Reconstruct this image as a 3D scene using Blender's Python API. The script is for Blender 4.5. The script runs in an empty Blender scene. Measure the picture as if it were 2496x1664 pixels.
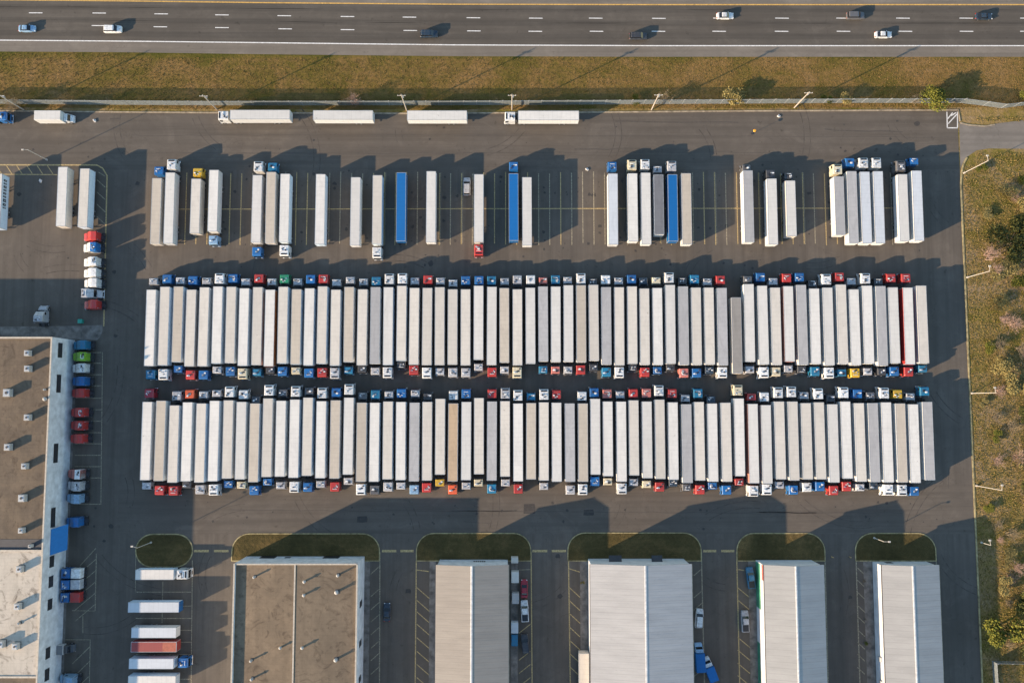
import bpy, math, random
from mathutils import Vector, Matrix
random.seed(7)
R = random.random
def U(a, b): return a + (b - a) * random.random()
SC = bpy.context.scene
COL = SC.collection
# ------------------------------------------------------------------ camera
H = 217.0; F = 1950.0; T = math.radians(4.34); W0, H0 = 2496.0, 1664.0
CAMY = -H * math.tan(T)
cam = bpy.data.cameras.new('Camera'); camo = bpy.data.objects.new('Camera', cam); COL.objects.link(camo)
camo.location = (0, CAMY, H); camo.rotation_euler = (T, 0, 0)
cam.sensor_width = 36; cam.lens = F / W0 * 36; cam.clip_end = 6000; cam.clip_start = 1
SC.camera = camo
cT, sT = math.cos(T), math.sin(T)
def P(px, py, h=0.0):
    """point of the world seen at photo pixel (px,py) at height h above ground"""
    dx = (px - W0 / 2) / F; dy = (H0 / 2 - py) / F
    s = (H - h) / (cT - dy * sT)
    return Vector((dx * s, CAMY + (dy * cT + sT) * s, h))
# ------------------------------------------------------------------ light
AZ = math.radians(26.5); EL = math.radians(16.0)
sd = Vector((math.cos(AZ) * math.cos(EL), math.sin(AZ) * math.cos(EL), -math.sin(EL)))
sl = bpy.data.lights.new('Sun', 'SUN'); slo = bpy.data.objects.new('Sun', sl); COL.objects.link(slo)
slo.rotation_euler = sd.to_track_quat('-Z', 'Y').to_euler(); slo.location = (-60, -40, 90)
sl.energy = 5.0; sl.angle = math.radians(0.5); sl.color = (1.0, 0.76, 0.52)
wd = bpy.data.worlds.new('World'); SC.world = wd; wd.use_nodes = True
wn = wd.node_tree
sky = wn.nodes.new('ShaderNodeTexSky'); sky.sky_type = 'NISHITA'; sky.sun_disc = False
sky.sun_elevation = EL; sky.sun_rotation = math.radians(243.5); sky.air_density = 1.25; sky.dust_density = 0.3; sky.ozone_density = 2.2
wn.links.new(sky.outputs[0], wn.nodes['Background'].inputs[0]); wn.nodes['Background'].inputs[1].default_value = 0.15
SC.view_settings.view_transform = 'Standard'; SC.view_settings.look = 'None'
SC.view_settings.exposure = 1.05; SC.view_settings.gamma = 1
SC.cycles.max_bounces = 5; SC.cycles.diffuse_bounces = 3; SC.cycles.glossy_bounces = 3

# ------------------------------------------------------------------ materials
class NT:
    def __init__(s, name):
        s.m = bpy.data.materials.new(name); s.m.use_nodes = True; s.t = s.m.node_tree; s.n = s.t.nodes
        s.b = s.n['Principled BSDF']
    def new(s, k, **kw):
        x = s.n.new('ShaderNode' + k)
        for a, v in kw.items(): setattr(x, a, v)
        return x
    def l(s, a, b): s.t.links.new(a, b)
    def coord(s, kind='Object', scale=(1, 1, 1), rot=0):
        c = s.new('TexCoord'); m = s.new('Mapping'); m.inputs['Scale'].default_value = scale
        m.inputs['Rotation'].default_value = (0, 0, rot)
        s.l(c.outputs[kind], m.inputs[0]); return m.outputs[0]
    def noise(s, scale, detail=4, rough=.6, vec=None, dist=0):
        x = s.new('TexNoise'); x.inputs['Scale'].default_value = scale; x.inputs['Detail'].default_value = detail
        x.inputs['Roughness'].default_value = rough; x.inputs['Distortion'].default_value = dist
        if vec is not None: s.l(vec, x.inputs['Vector'])
        return x.outputs[0]
    def ramp(s, fac, stops):
        r = s.new('ValToRGB'); e = r.color_ramp.elements
        while len(e) < len(stops): e.new(.5)
        for i, (p, c) in enumerate(stops):
            e[i].position = p; e[i].color = (*c, 1) if len(c) == 3 else c
        s.l(fac, r.inputs[0]); return r.outputs[0]
    def mix(s, fac, a, b, mode='MIX'):
        x = s.new('MixRGB', blend_type=mode)
        if isinstance(fac, (int, float)): x.inputs[0].default_value = fac
        else: s.l(fac, x.inputs[0])
        for i, v in ((1, a), (2, b)):
            if isinstance(v, tuple): x.inputs[i].default_value = (*v, 1)
            else: s.l(v, x.inputs[i])
        return x.outputs[0]
    def math(s, op, a, b=0.0, clamp=False):
        x = s.new('Math', operation=op); x.use_clamp = clamp
        for i, v in ((0, a), (1, b)):
            if isinstance(v, (int, float)): x.inputs[i].default_value = v
            else: s.l(v, x.inputs[i])
        return x.outputs[0]
    def base(s, c, rough=.8, metal=0, spec=None):
        if isinstance(c, tuple): s.b.inputs['Base Color'].default_value = (*c, 1)
        else: s.l(c, s.b.inputs['Base Color'])
        if isinstance(rough, (int, float)): s.b.inputs['Roughness'].default_value = rough
        else: s.l(rough, s.b.inputs['Roughness'])
        s.b.inputs['Metallic'].default_value = metal
        if spec is not None: s.b.inputs['Specular IOR Level'].default_value = spec
    def bump(s, h, strength=.3, dist=.05):
        x = s.new('Bump'); x.inputs['Strength'].default_value = strength; x.inputs['Distance'].default_value = dist
        s.l(h, x.inputs['Height']); s.l(x.outputs[0], s.b.inputs['Normal'])
    def vary(s, col, amt):
        o = s.new('ObjectInfo'); h = s.new('HueSaturation')
        v = s.math('MULTIPLY_ADD', o.outputs['Random'], amt); v.node.inputs[2].default_value = 1 - amt * .55
        s.l(v, h.inputs['Value'])
        if isinstance(col, tuple): h.inputs['Color'].default_value = (*col, 1)
        else: s.l(col, h.inputs['Color'])
        return h.outputs[0]

def plain(name, c, rough=.6, metal=0, spec=None, noise=0.12, scale=1.5):
    n = NT(name); v = n.coord()
    f = n.noise(scale, 4, .6, v)
    d = tuple(x * (1 - noise * 2) for x in c); e = tuple(min(1, x * (1 + noise)) for x in c)
    n.base(n.ramp(f, [(.3, d), (.7, e)]), rough, metal, spec); return n.m
def paint(name, c, rough=.38):
    n = NT(name); v = n.coord()
    col = n.vary(c, .28)
    f = n.noise(2.2, 5, .65, v)
    f = n.ramp(f, [(.42, (0, 0, 0)), (.68, (.55, .55, .55))])
    col = n.mix(f, col, (.10, .09, .075)); n.base(col, rough); n.b.inputs['Coat Weight'].default_value = .25
    return n.m
def roofmat(name, c, stain=.35):
    """trailer roof: sheet aluminium/fibreglass with faint cross bows, lengthwise streaks and grime"""
    n = NT(name)
    o = n.new('ObjectInfo')
    tc = n.new('TexCoord'); add = n.new('VectorMath', operation='ADD')
    sc = n.new('VectorMath', operation='SCALE'); n.l(o.outputs['Location'], sc.inputs[0]); sc.inputs['Scale'].default_value = 3.7
    n.l(tc.outputs['Object'], add.inputs[0]); n.l(sc.outputs[0], add.inputs[1])
    def mp(s):
        m = n.new('Mapping'); m.inputs['Scale'].default_value = s; n.l(add.outputs[0], m.inputs[0]); return m.outputs[0]
    col = n.vary(c, .18)
    blot = n.ramp(n.noise(.6, 6, .68, mp((1, .45, 1)), .8), [(.42, (0, 0, 0)), (.66, (stain * .8, stain * .8, stain * .8))])
    col = n.mix(blot, col, tuple(x * .62 for x in c))
    strk = n.ramp(n.noise(1.0, 3, .6, mp((5.0, .12, 1))), [(.5, (0, 0, 0)), (.75, (.20, .20, .20))])
    col = n.mix(strk, col, tuple(x * .6 for x in c))
    sep = n.new('SeparateXYZ'); n.l(tc.outputs['Object'], sep.inputs[0])
    w = n.math('FRACT', n.math('MULTIPLY', sep.outputs[1], 1 / 1.22))
    bow = n.math('LESS_THAN', w, .14)
    msk = n.noise(.25, 2, .5, mp((.3, 1, 1)))
    bow = n.math('MULTIPLY', bow, n.math('MULTIPLY', msk, .22))
    col = n.mix(bow, col, tuple(x * .45 for x in c))
    spots = n.ramp(n.noise(1.3, 2, .5, mp((1.2, 1, 1))), [(.74, (0, 0, 0)), (.80, (.5, .5, .5))])
    col = n.mix(spots, col, (.16, .12, .08))
    n.base(col, .55); return n.m
def sidemat(name, c, metal=0.0):
    n = NT(name); tc = n.new('TexCoord'); sep = n.new('SeparateXYZ'); n.l(tc.outputs['Object'], sep.inputs[0])
    w = n.math('FRACT', n.math('MULTIPLY', sep.outputs[1], 1 / 1.22)); seam = n.math('LESS_THAN', w, .05)
    col = n.vary(c, .2)
    col = n.mix(n.math('MULTIPLY', seam, .35), col, tuple(x * .4 for x in c))
    dirt = n.ramp(n.noise(.9, 5, .65, n.coord(scale=(1, .4, 2))), [(.45, (0, 0, 0)), (.75, (.35, .35, .35))])
    col = n.mix(dirt, col, tuple(x * .55 for x in c))
    n.base(col, .5, metal); return n.m
M = {}
M['rW'] = roofmat('roof_white', (.65, .615, .555)); M['rC'] = roofmat('roof_cream', (.60, .545, .465))
M['rT'] = roofmat('roof_tan', (.50, .43, .34)); M['rg'] = roofmat('roof_grey', (.40, .385, .37), .5)
M['rd'] = roofmat('roof_dark_tan', (.27, .245, .215), .5); M['rD'] = roofmat('roof_charcoal', (.17, .17, .175), .6)
M['rB'] = roofmat('roof_blue', (.001, .115, .34), .12); M['rO'] = roofmat('roof_wood', (.46, .33, .205), .5)
M['rR'] = roofmat('roof_oxide_red', (.30, .05, .045), .3); M['rb'] = roofmat('roof_pale_blue', (.54, .56, .575), .3)
for k, c in dict(W=(.62, .62, .60), g=(.70, .69, .66), b=(.60, .70, .78), k=(.42, .41, .40), o=(.50, .17, .06), R=(.36, .03, .028),
                 B=(.004, .11, .30), T=(.66, .59, .50), O=(.30, .05, .045), P=(.52, .24, .18)).items():
    M['s' + k] = sidemat('side_' + k, c)
PC = dict(W=('white', (.74, .74, .72)), S=('silver', (.44, .44, .45)), B=('blue', (.003, .125, .37)), T=('teal blue', (.004, .165, .31)),
          N=('navy', (.010, .030, .055)), R=('red', (.45, .026, .022)), D=('dark red', (.33, .008, .025)), O=('orange', (.68, .10, .025)),
          Y=('yellow', (.66, .40, .02)), G=('green', (.008, .25, .12)), K=('black', (.035, .038, .045)), C=('cream', (.66, .58, .40)),
          P=('faded red', (.52, .16, .13)), L=('light blue', (.25, .42, .60)), V=('lime green', (.25, .52, .03)), g=('dark grey', (.11, .11, .115)))
for k, (nm, c) in PC.items(): M['p' + k] = paint('paint_' + nm.replace(' ', '_'), c)
M['glass'] = plain('glass_dark', (.012, .014, .018), .08, noise=.02)
M['tyre'] = plain('tyre_rubber', (.022, .022, .024), .85); M['rim'] = plain('wheel_rim', (.45, .45, .46), .35, .7)
M['steel'] = plain('dark_steel', (.045, .045, .05), .6); M['alu'] = plain('aluminium', (.55, .56, .58), .35, .6)
M['galv'] = plain('galvanised', (.42, .44, .45), .5, .3); M['timber'] = plain('pole_timber', (.42, .37, .31), .8)
M['mesh'] = plain('fence_mesh', (.21, .24, .25), .7); M['pole'] = plain('pole_grey', (.50, .46, .40), .6)
M['ductgrey'] = plain('duct_grey', (.40, .39, .37), .6)
M['terracotta'] = plain('terracotta_sheet', (.40, .105, .06), .6)
M['chrome'] = plain('chrome', (.7, .7, .72), .15, .9); M['lampW'] = plain('lamp_lens', (.8, .8, .78), .2); M['lampR'] = plain('tail_lens', (.5, .02, .01), .3)
M['yellowpaint'] = plain('line_yellow', (.47, .345, .155), .8, noise=.3, scale=3)
M['fadedpaint'] = plain('line_faded', (.33, .28, .19), .85, noise=.35, scale=3)
M['amber'] = plain('line_amber', (.62, .36, .09), .8, noise=.2, scale=2)
M['whitepaint'] = plain('line_white', (.72, .70, .66), .8, noise=.15, scale=2)
M['kerb'] = plain('kerb_concrete', (.36, .29, .20), .85, noise=.25, scale=.8)
M['kerby'] = plain('kerb_worn_yellow', (.36, .29, .14), .85, noise=.3, scale=.9)
M['concrete'] = plain('walk_concrete', (.20, .175, .15), .9, noise=.3, scale=.5)
M['orange'] = plain('orange_plastic', (.8, .36, .03), .5)
def asphalt(name, base=(.127, .107, .086), ns=False, dual=False):
    n = NT(name)
    v = n.coord()
    big = n.noise(.035, 5, .6, v); mid = n.noise(.35, 5, .65, v); fine = n.noise(4.5, 3, .7, v)
    dk = tuple(x * .80 for x in base); lt = tuple(min(1, x * 1.20) for x in base)
    col = n.ramp(big, [(.32, dk), (.68, lt)])
    col = n.mix(n.ramp(mid, [(.3, (.0, .0, .0)), (.75, (.8, .8, .8))]), col, tuple(x * .80 for x in base))
    pale = n.ramp(n.noise(.11, 6, .7, n.coord(scale=(1, 1.2, 1), rot=.3), 1.2), [(.52, (0, 0, 0)), (.66, (.5, .5, .5))]); col = n.mix(pale, col, tuple(x * 1.28 for x in base))
    col = n.mix(n.math('MULTIPLY', fine, .20), col, tuple(x * .6 for x in base))
    def streak(sc):
        return n.ramp(n.noise(1.0, 4, .65, n.coord(scale=sc)), [(.42, (0, 0, 0)), (.66, (.6, .6, .6))])
    s1 = streak((.018, .55, 1)); s2 = streak((.50, .018, 1))
    if dual:
        sep = n.new('SeparateXYZ'); n.l(n.new('TexCoord').outputs['Object'], sep.inputs[0])
        m1 = n.math('GREATER_THAN', sep.outputs[1], P(1248, 415).y)
        m2 = n.math('LESS_THAN', sep.outputs[0], P(300, 900).x)
        m3 = n.math('LESS_THAN', sep.outputs[1], P(1248, 1300).y)
        m4 = n.math('LESS_THAN', sep.outputs[1], P(1248, 1180).y)
        m4 = n.math('MULTIPLY', m4, n.math('SUBTRACT', 1.0, m3))
        ew = n.math('MAXIMUM', m1, n.math('MULTIPLY', m4, n.math('SUBTRACT', 1.0, m2)))
        st = n.mix(ew, s2, s1)
    else: st = s2 if ns else s1
    col = n.mix(st, col, tuple(x * .62 for x in base))
    oil = n.ramp(n.noise(.5, 3, .55, v), [(.66, (0, 0, 0)), (.76, (.6, .6, .6))])
    col = n.mix(oil, col, tuple(x * .35 for x in base))
    # hairline cracks
    vo = n.new('TexVoronoi', feature='DISTANCE_TO_EDGE'); vo.inputs['Scale'].default_value = .05; wv = n.new('VectorMath', operation='ADD'); nz = n.new('TexNoise'); nz.inputs['Scale'].default_value = .15; nz.inputs['Detail'].default_value = 5; n.l(v, nz.inputs['Vector']); sv = n.new('VectorMath', operation='SCALE'); sv.inputs['Scale'].default_value = 14; n.l(nz.outputs['Color'], sv.inputs[0]); n.l(v, wv.inputs[0]); n.l(sv.outputs[0], wv.inputs[1]); n.l(wv.outputs[0], vo.inputs['Vector'])
    cr = n.math('MULTIPLY', n.math('LESS_THAN', vo.outputs['Distance'], .0035), .22)
    col = n.mix(cr, col, tuple(x * .4 for x in base))
    n.base(col, .9, spec=.3); n.bump(fine, .35, .03); return n.m
M['lot'] = asphalt('lot_asphalt', dual=True)
M['road'] = asphalt('highway_asphalt', (.111, .095, .077))
M['shoulder'] = asphalt('shoulder_asphalt', (.20, .170, .137))
M['sideroad'] = asphalt('side_road_asphalt', (.215, .188, .158))
M['seam'] = plain('crack_sealant', (.080, .068, .056), .9)
M['patch'] = plain('tar_patch', (.052, .046, .041), .9)
def grass(name, stops, sc=1.0, bands=None):
    n = NT(name); v = n.coord()
    f = n.noise(.07 * sc, 6, .62, v, 1.0); g = n.noise(1.1, 6, .72, v); lng = n.noise(.5, 4, .6, n.coord(scale=(.10, 1.3, 1)))
    h = n.math('ADD', n.math('MULTIPLY', f, .58), n.math('MULTIPLY', g, .26)); h = n.math('ADD', h, n.math('MULTIPLY', lng, .16))
    if bands:
        sep = n.new('SeparateXYZ'); n.l(n.new('TexCoord').outputs['Object'], sep.inputs[0])
        y0, y1, a0, a1 = bands; mr = n.new('MapRange'); mr.interpolation_type = 'SMOOTHSTEP'
        for i, q in enumerate((y0, y1, a0, a1)): mr.inputs[i + 1].default_value = q
        n.l(n.math('ADD', sep.outputs[1], n.math('MULTIPLY', n.noise(.12, 4, .6, v), 3.0)), mr.inputs[0]); h = n.math('ADD', h, mr.outputs[0])
    col = n.ramp(h, stops)
    blot = n.ramp(n.noise(.16, 5, .7, n.coord(scale=(1, 1.3, 1), rot=.5), 1.5), [(.52, (0, 0, 0)), (.70, (.42, .42, .42))]); col = n.mix(blot, col, tuple(x * .9 for x in stops[0][1]))
    dot = n.ramp(n.noise(6.0, 2, .7, v), [(.35, (0, 0, 0)), (.8, (.55, .55, .55))])
    col = n.mix(dot, col, tuple(x * .45 for x in stops[0][1]))
    n.base(col, .95, spec=.1); n.bump(g, .8, .35); return n.m
M['verge'] = grass('verge_grass', [(.34, (.085, .080, .014)), (.44, (.160, .115, .028)), (.54, (.25, .150, .052)), (.66, (.32, .19, .085))], 1.0, (P(1248, 150).y + 1.5, P(1248, 126).y + 1.5, 0.0, -.13))
M['field'] = grass('field_grass', [(.34, (.10, .095, .017)), (.42, (.20, .158, .034)), (.50, (.30, .205, .08)), (.60, (.36, .25, .145))], 1.1)
M['island'] = grass('island_grass', [(.36, (.055, .045, .018)), (.5, (.10, .076, .030)), (.64, (.20, .135, .055))])
def leafy(name, a, b, rough=.8):
    n = NT(name); g = n.new('NewGeometry'); n.base(n.ramp(g.outputs['Random Per Island'], [(0, a), (1, b)]), rough, spec=.2); return n.m
M['tuft'] = leafy('grass_tufts', (.075, .068, .014), (.33, .205, .08))
M['tuftE'] = leafy('field_tufts', (.11, .11, .018), (.36, .245, .10))
M['leafG'] = leafy('leaves_green', (.045, .062, .010), (.20, .185, .03)); M['leafD'] = leafy('leaves_dark', (.025, .035, .012), (.12, .115, .028))
M['leafY'] = leafy('leaves_straw', (.15, .12, .04), (.34, .27, .10)); M['twig'] = leafy('bare_twigs', (.24, .155, .12), (.48, .33, .26))
M['twigD'] = leafy('bare_twigs_brown', (.14, .11, .07), (.32, .25, .16)); M['bark'] = plain('bark', (.13, .10, .075), .9)
def membrane(name, c, d, seams=True):
    n = NT(name); v = n.coord()
    f = n.noise(.12, 6, .65, v, .6); col = n.ramp(f, [(.33, d), (.66, c)])
    g = n.noise(1.2, 5, .7, v); col = n.mix(n.ramp(g, [(.45, (0, 0, 0)), (.8, (.4, .4, .4))]), col, tuple(x * .7 for x in d))
    br = n.new('TexBrick'); br.inputs['Scale'].default_value = .28; br.inputs['Mortar Size'].default_value = .012
    br.inputs['Color1'].default_value = (0, 0, 0, 1); br.inputs['Color2'].default_value = (.18, .18, .18, 1); br.inputs['Mortar'].default_value = (.6, .6, .6, 1)
    n.l(n.coord(), br.inputs['Vector'])
    col = n.mix(n.math('MULTIPLY', br.outputs[0], .35), col, tuple(x * .55 for x in d))
    st = n.ramp(n.noise(.22, 5, .65, v, 2.5), [(.53, (0, 0, 0)), (.68, (.60, .60, .60))]); st2 = n.ramp(n.noise(1.0, 4, .6, n.coord(scale=(.6, .05, 1))), [(.5, (0, 0, 0)), (.7, (.28, .28, .28))]); col = n.mix(st2, col, tuple(x * .6 for x in d)); col = n.mix(st, col, (.07, .05, .035))
    n.base(col, .9, spec=.2); return n.m
M['memB'] = membrane('roof_membrane_brown', (.195, .145, .098), (.125, .096, .070))
M['memT'] = membrane('roof_membrane_tan', (.25, .185, .122), (.165, .125, .086))
M['memW'] = membrane('roof_membrane_pale', (.56, .49, .40), (.47, .41, .33))
def ribbed(name, c):
    n = NT(name); v = n.coord(); sep = n.new('SeparateXYZ'); n.l(n.new('TexCoord').outputs['Object'], sep.inputs[0])
    w = n.math('FRACT', n.math('MULTIPLY', sep.outputs[1], 1 / 1.5)); seam = n.math('LESS_THAN', w, .10)
    col = n.ramp(n.noise(.3, 5, .65, n.coord(scale=(.35, 1.6, 1))), [(.35, tuple(x * .86 for x in c)), (.65, c)])
    k = n.noise(.15, 2, .5, v)
    col = n.mix(n.math('MULTIPLY', seam, n.math('MULTIPLY', k, .55)), col, tuple(x * .5 for x in c))
    dirt = n.ramp(n.noise(1.6, 4, .7, v), [(.55, (0, 0, 0)), (.85, (.3, .3, .3))]); col = n.mix(dirt, col, tuple(x * .6 for x in c))
    sp = n.ramp(n.noise(.9, 2, .5, v), [(.76, (0, 0, 0)), (.79, (.35, .35, .35))]); col = n.mix(sp, col, (.10, .08, .06))
    n.base(col, .5); return n.m
M['ribT'] = ribbed('roof_sheet_beige', (.30, .265, .222)); M['ribW'] = ribbed('roof_sheet_white', (.40, .39, .375)); M['ribG'] = ribbed('roof_sheet_pale', (.34, .335, .32))
M['ridge'] = plain('ridge_flashing', (.66, .64, .60), .4)
M['wallW'] = plain('wall_white', (.56, .57, .58), .7, noise=.10, scale=.4); M['wallG'] = plain('wall_grey', (.58, .60, .62), .7, noise=.14, scale=.5)
M['green'] = plain('wall_green', (.05, .24, .14), .6, noise=.2, scale=.4)
M['awning'] = plain('awning_blue', (.003, .14, .38), .6, noise=.06)
M['concW'] = plain('parapet_cap', (.50, .43, .34), .7)
M['dark'] = plain('dark_opening', (.02, .022, .026), .5)
M['trash'] = plain('litter', (.6, .58, .55), .8); M['binG'] = plain('bin_green', (.03, .30, .22), .6)

# ------------------------------------------------------------------ mesh helpers
class MB:
    def __init__(s): s.v = []; s.f = []; s.mi = []
    def add(s, vs, fs, mi=0):
        o = len(s.v); s.v += [tuple(x) for x in vs]; s.f += [tuple(i + o for i in f) for f in fs]; s.mi += [mi] * len(fs)
    def box(s, x0, x1, y0, y1, z0, z1, mi=0, c=0.0):
        if c:
            ring = lambda d, z: [(x0 + d, y0 + d, z), (x1 - d, y0 + d, z), (x1 - d, y1 - d, z), (x0 + d, y1 - d, z)]
            vs = ring(0, z0) + ring(0, z1 - c) + ring(c, z1)
            s.add(vs, [(3, 2, 1, 0)] + [(i + k * 4, (i + 1) % 4 + k * 4, (i + 1) % 4 + 4 + k * 4, i + 4 + k * 4) for k in (0, 1) for i in range(4)] + [(8, 9, 10, 11)], mi)
        else:
            vs = [(x0, y0, z0), (x1, y0, z0), (x1, y1, z0), (x0, y1, z0), (x0, y0, z1), (x1, y0, z1), (x1, y1, z1), (x0, y1, z1)]
            s.add(vs, [(3, 2, 1, 0), (4, 5, 6, 7), (0, 1, 5, 4), (1, 2, 6, 5), (2, 3, 7, 6), (3, 0, 4, 7)], mi)
    def cyl(s, a, b, r, n=10, mi=0, r2=None):
        a = Vector(a); b = Vector(b); d = (b - a).normalized(); u = d.orthogonal().normalized(); w = d.cross(u)
        r2 = r if r2 is None else r2
        vs = [a + (u * math.cos(t) + w * math.sin(t)) * r for t in [2 * math.pi * i / n for i in range(n)]]
        vs += [b + (u * math.cos(t) + w * math.sin(t)) * r2 for t in [2 * math.pi * i / n for i in range(n)]]
        s.add(vs, [(i, (i + 1) % n, (i + 1) % n + n, i + n) for i in range(n)] + [tuple(range(n))[::-1], tuple(range(n, 2 * n))], mi)
    def loft(s, st, mi=0, ch=.12):
        """stations (y, halfwidth, z bottom, z top); rings with chamfered top corners, capped"""
        vs = []; n = 6
        for (y, w, zb, zt) in st:
            c = min(ch, (zt - zb) * .45, w * .5)
            vs += [(-w, y, zb), (-w, y, zt - c), (-w + c, y, zt), (w - c, y, zt), (w, y, zt - c), (w, y, zb)]
        fs = []
        for k in range(len(st) - 1):
            for i in range(n): fs.append((k * n + i, k * n + (i + 1) % n, (k + 1) * n + (i + 1) % n, (k + 1) * n + i))
        fs.append(tuple(range(n))); fs.append(tuple(range((len(st) - 1) * n, len(st) * n))[::-1])
        s.add(vs, fs, mi)
    def slab(s, pts, t=.03, mi=0):
        """flat polygon given a thickness along its normal"""
        p = [Vector(q) for q in pts]; nn = (p[1] - p[0]).cross(p[2] - p[0]).normalized(); n = len(p)
        vs = p + [q + nn * t for q in p]
        s.add(vs, [tuple(range(n))[::-1], tuple(range(n, 2 * n))] + [(i, (i + 1) % n, (i + 1) % n + n, i + n) for i in range(n)], mi)
    def mesh(s, name, mats=None, smooth=False):
        me = bpy.data.meshes.new(name); me.from_pydata(s.v, [], s.f)
        for m in (mats or [None]): me.materials.append(m)
        if any(s.mi): me.polygons.foreach_set('material_index', s.mi)
        if smooth: me.polygons.foreach_set('use_smooth', [True] * len(s.f))
        me.update(); return me
def obj(name, me, parent=None, mat=None, loc=None, rotz=None):
    o = bpy.data.objects.new(name, me); COL.objects.link(o)
    if parent is not None: o.parent = parent
    if loc is not None: o.location = loc
    if rotz is not None: o.rotation_euler = (0, 0, rotz)
    if mat is not None:
        o.material_slots[0].link = 'OBJECT'; o.material_slots[0].material = mat
    return o
LABELS = {}
def thing(name, label, cat, loc=(0, 0, 0), rotz=0, group=None, me=None, kind=None):
    o = bpy.data.objects.new(name, me); COL.objects.link(o); o.location = loc; o.rotation_euler = (0, 0, rotz)
    o['label'] = label; o['category'] = cat
    if group: o['group'] = group
    if kind: o['kind'] = kind
    LABELS.setdefault(label, []).append(name)
    return o
def struct(name, mb, mats):
    o = bpy.data.objects.new(name, mb.mesh(name, mats)); COL.objects.link(o); o['kind'] = 'structure'; return o
def tag_like(o, label, cat, group): o['label'] = label; o['category'] = cat; o['group'] = group
def nth(n): return f"{n}{'th' if 10 <= n % 100 <= 20 else {1: 'st', 2: 'nd', 3: 'rd'}.get(n % 10, 'th')}"

# ------------------------------------------------------------------ ground sheets
def flat(poly, z):
    mb = MB(); mb.add([(p[0], p[1], z) for p in poly], [tuple(range(len(poly)))]); return mb
def ccw(poly):
    a = sum(poly[i][0] * poly[(i + 1) % len(poly)][1] - poly[(i + 1) % len(poly)][0] * poly[i][1] for i in range(len(poly)))
    return poly if a > 0 else poly[::-1]
def ribbon(mb, pts, w, z, mi=0, h=0.0):
    """polyline ribbon; with h>0 a solid bar of that height (kerb)"""
    pts = [Vector((p[0], p[1])) for p in pts]; L = []; Rr = []
    for i, p in enumerate(pts):
        a = pts[max(0, i - 1)]; b = pts[min(len(pts) - 1, i + 1)]; d = (b - a).normalized(); nn = Vector((-d.y, d.x)) * (w / 2)
        L.append(p + nn); Rr.append(p - nn)
    n = len(pts)
    if h <= 0:
        vs = [(q.x, q.y, z) for q in L] + [(q.x, q.y, z) for q in Rr]
        mb.add(vs, [(i, n + i, n + i + 1, i + 1) for i in range(n - 1)], mi)
    else:
        vs = [(q.x, q.y, z) for q in L] + [(q.x, q.y, z) for q in Rr] + [(q.x, q.y, z + h) for q in L] + [(q.x, q.y, z + h) for q in Rr]
        fs = []
        for i in range(n - 1):
            fs += [(2 * n + i, 3 * n + i, 3 * n + i + 1, 2 * n + i + 1), (i, 2 * n + i, 2 * n + i + 1, i + 1), (n + i, n + i + 1, 3 * n + i + 1, 3 * n + i)]
        fs += [(0, n, 3 * n, 2 * n), (n - 1, 3 * n - 1, 4 * n - 1, 2 * n - 1)][:1] + [(n - 1, 3 * n - 1, 4 * n - 1, 2 * n - 1)[::-1]]
        mb.add(vs, fs, mi)
def PP(lst, h=0): return [P(a, b, h) for a, b in lst]
mb = flat([(-2500, -2500), (2500, -2500), (2500, 2500), (-2500, 2500)], -.03); struct('ground', mb, [M['field']])
# verge: belt of grass between highway and yard
XL, XR = -340, 340
def ext(pts):
    """world polyline from photo points, extended straight left and right far past the frame"""
    q = PP(pts); a, b = q[0], q[1]; c, d = q[-2], q[-1]
    l = a + (a - b).normalized() * 200; r = d + Vector((1, 0, 0)) * 220
    return [l] + q + [r]
roadN = ext([(0, -28), (500, -22), (1100, -17), (1700, -15), (2496, -15)])
yel = ext([(0, 0), (315, 3), (630, 7), (1100, 11), (1600, 12), (2496, 12)])
whi = ext([(0, 98.5), (315, 101), (630, 104.5), (1100, 110), (1600, 112), (2496, 112)])
shB = ext([(0, 126), (315, 128), (630, 132.5), (1100, 137.5), (1600, 139), (2496, 139)])
def between(a, b, z, name, mat):
    struct(name, flat(ccw([(p.x, p.y) for p in a] + [(p.x, p.y) for p in b][::-1]), z), [mat])
between(roadN, yel, .004, 'median_shoulder', M['shoulder']); between(yel, whi, .008, 'highway', M['road']); between(whi, shB, .004, 'road_shoulder', M['shoulder'])
mb = MB()
ribbon(mb, yel, .34, .022, 1); ribbon(mb, whi, .30, .022, 0)
for x, y in [(87, 32), (242, 32.5), (393, 34.5), (541, 37), (693, 39), (847, 41), (998, 42.5), (1154, 44), (1306, 45), (1452, 45), (1606, 45.5), (1755, 45), (1906, 45),
             (2055, 45), (2201, 45), (2355, 45), (2503, 45), (-65, 31), (240, 63), (391, 66), (541, 68), (695, 71), (847, 73), (1000, 75), (1155, 76), (1305, 77), (1454, 77),
             (1605, 77), (1753, 77), (1905, 77), (2056, 77), (2207, 77), (2356, 77), (2503, 77)]:
    ribbon(mb, PP([(x - 16.5, y - .15), (x + 16.5, y + .15)]), .24, .022, 0)
struct('highway_lane_markings', mb, [M['whitepaint'], M['amber']])
# verge sheet (own material)
vb = ext([(0, 262), (500, 266), (1100, 267), (1700, 264), (2330, 262), (2496, 262)])
mbt = MB()
for lane in (22, 28, 54, 60, 86, 93):
    q = []
    for k in range(0, 45):
        x = -400 + k * 75; off = -9 * max(0, (1100 - x)) / 1100 if x < 1100 else 0
        p = P(x, lane + off); q.append(Vector((p.x, p.y + U(-.06, .06))))
    ribbon(mbt, q, .75, .0125)
struct('wheel_tracks', mbt, [asphalt('worn_asphalt', (.096, .083, .068))])
between(shB, vb, -.012, 'grass_verge', M['verge'])
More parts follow.
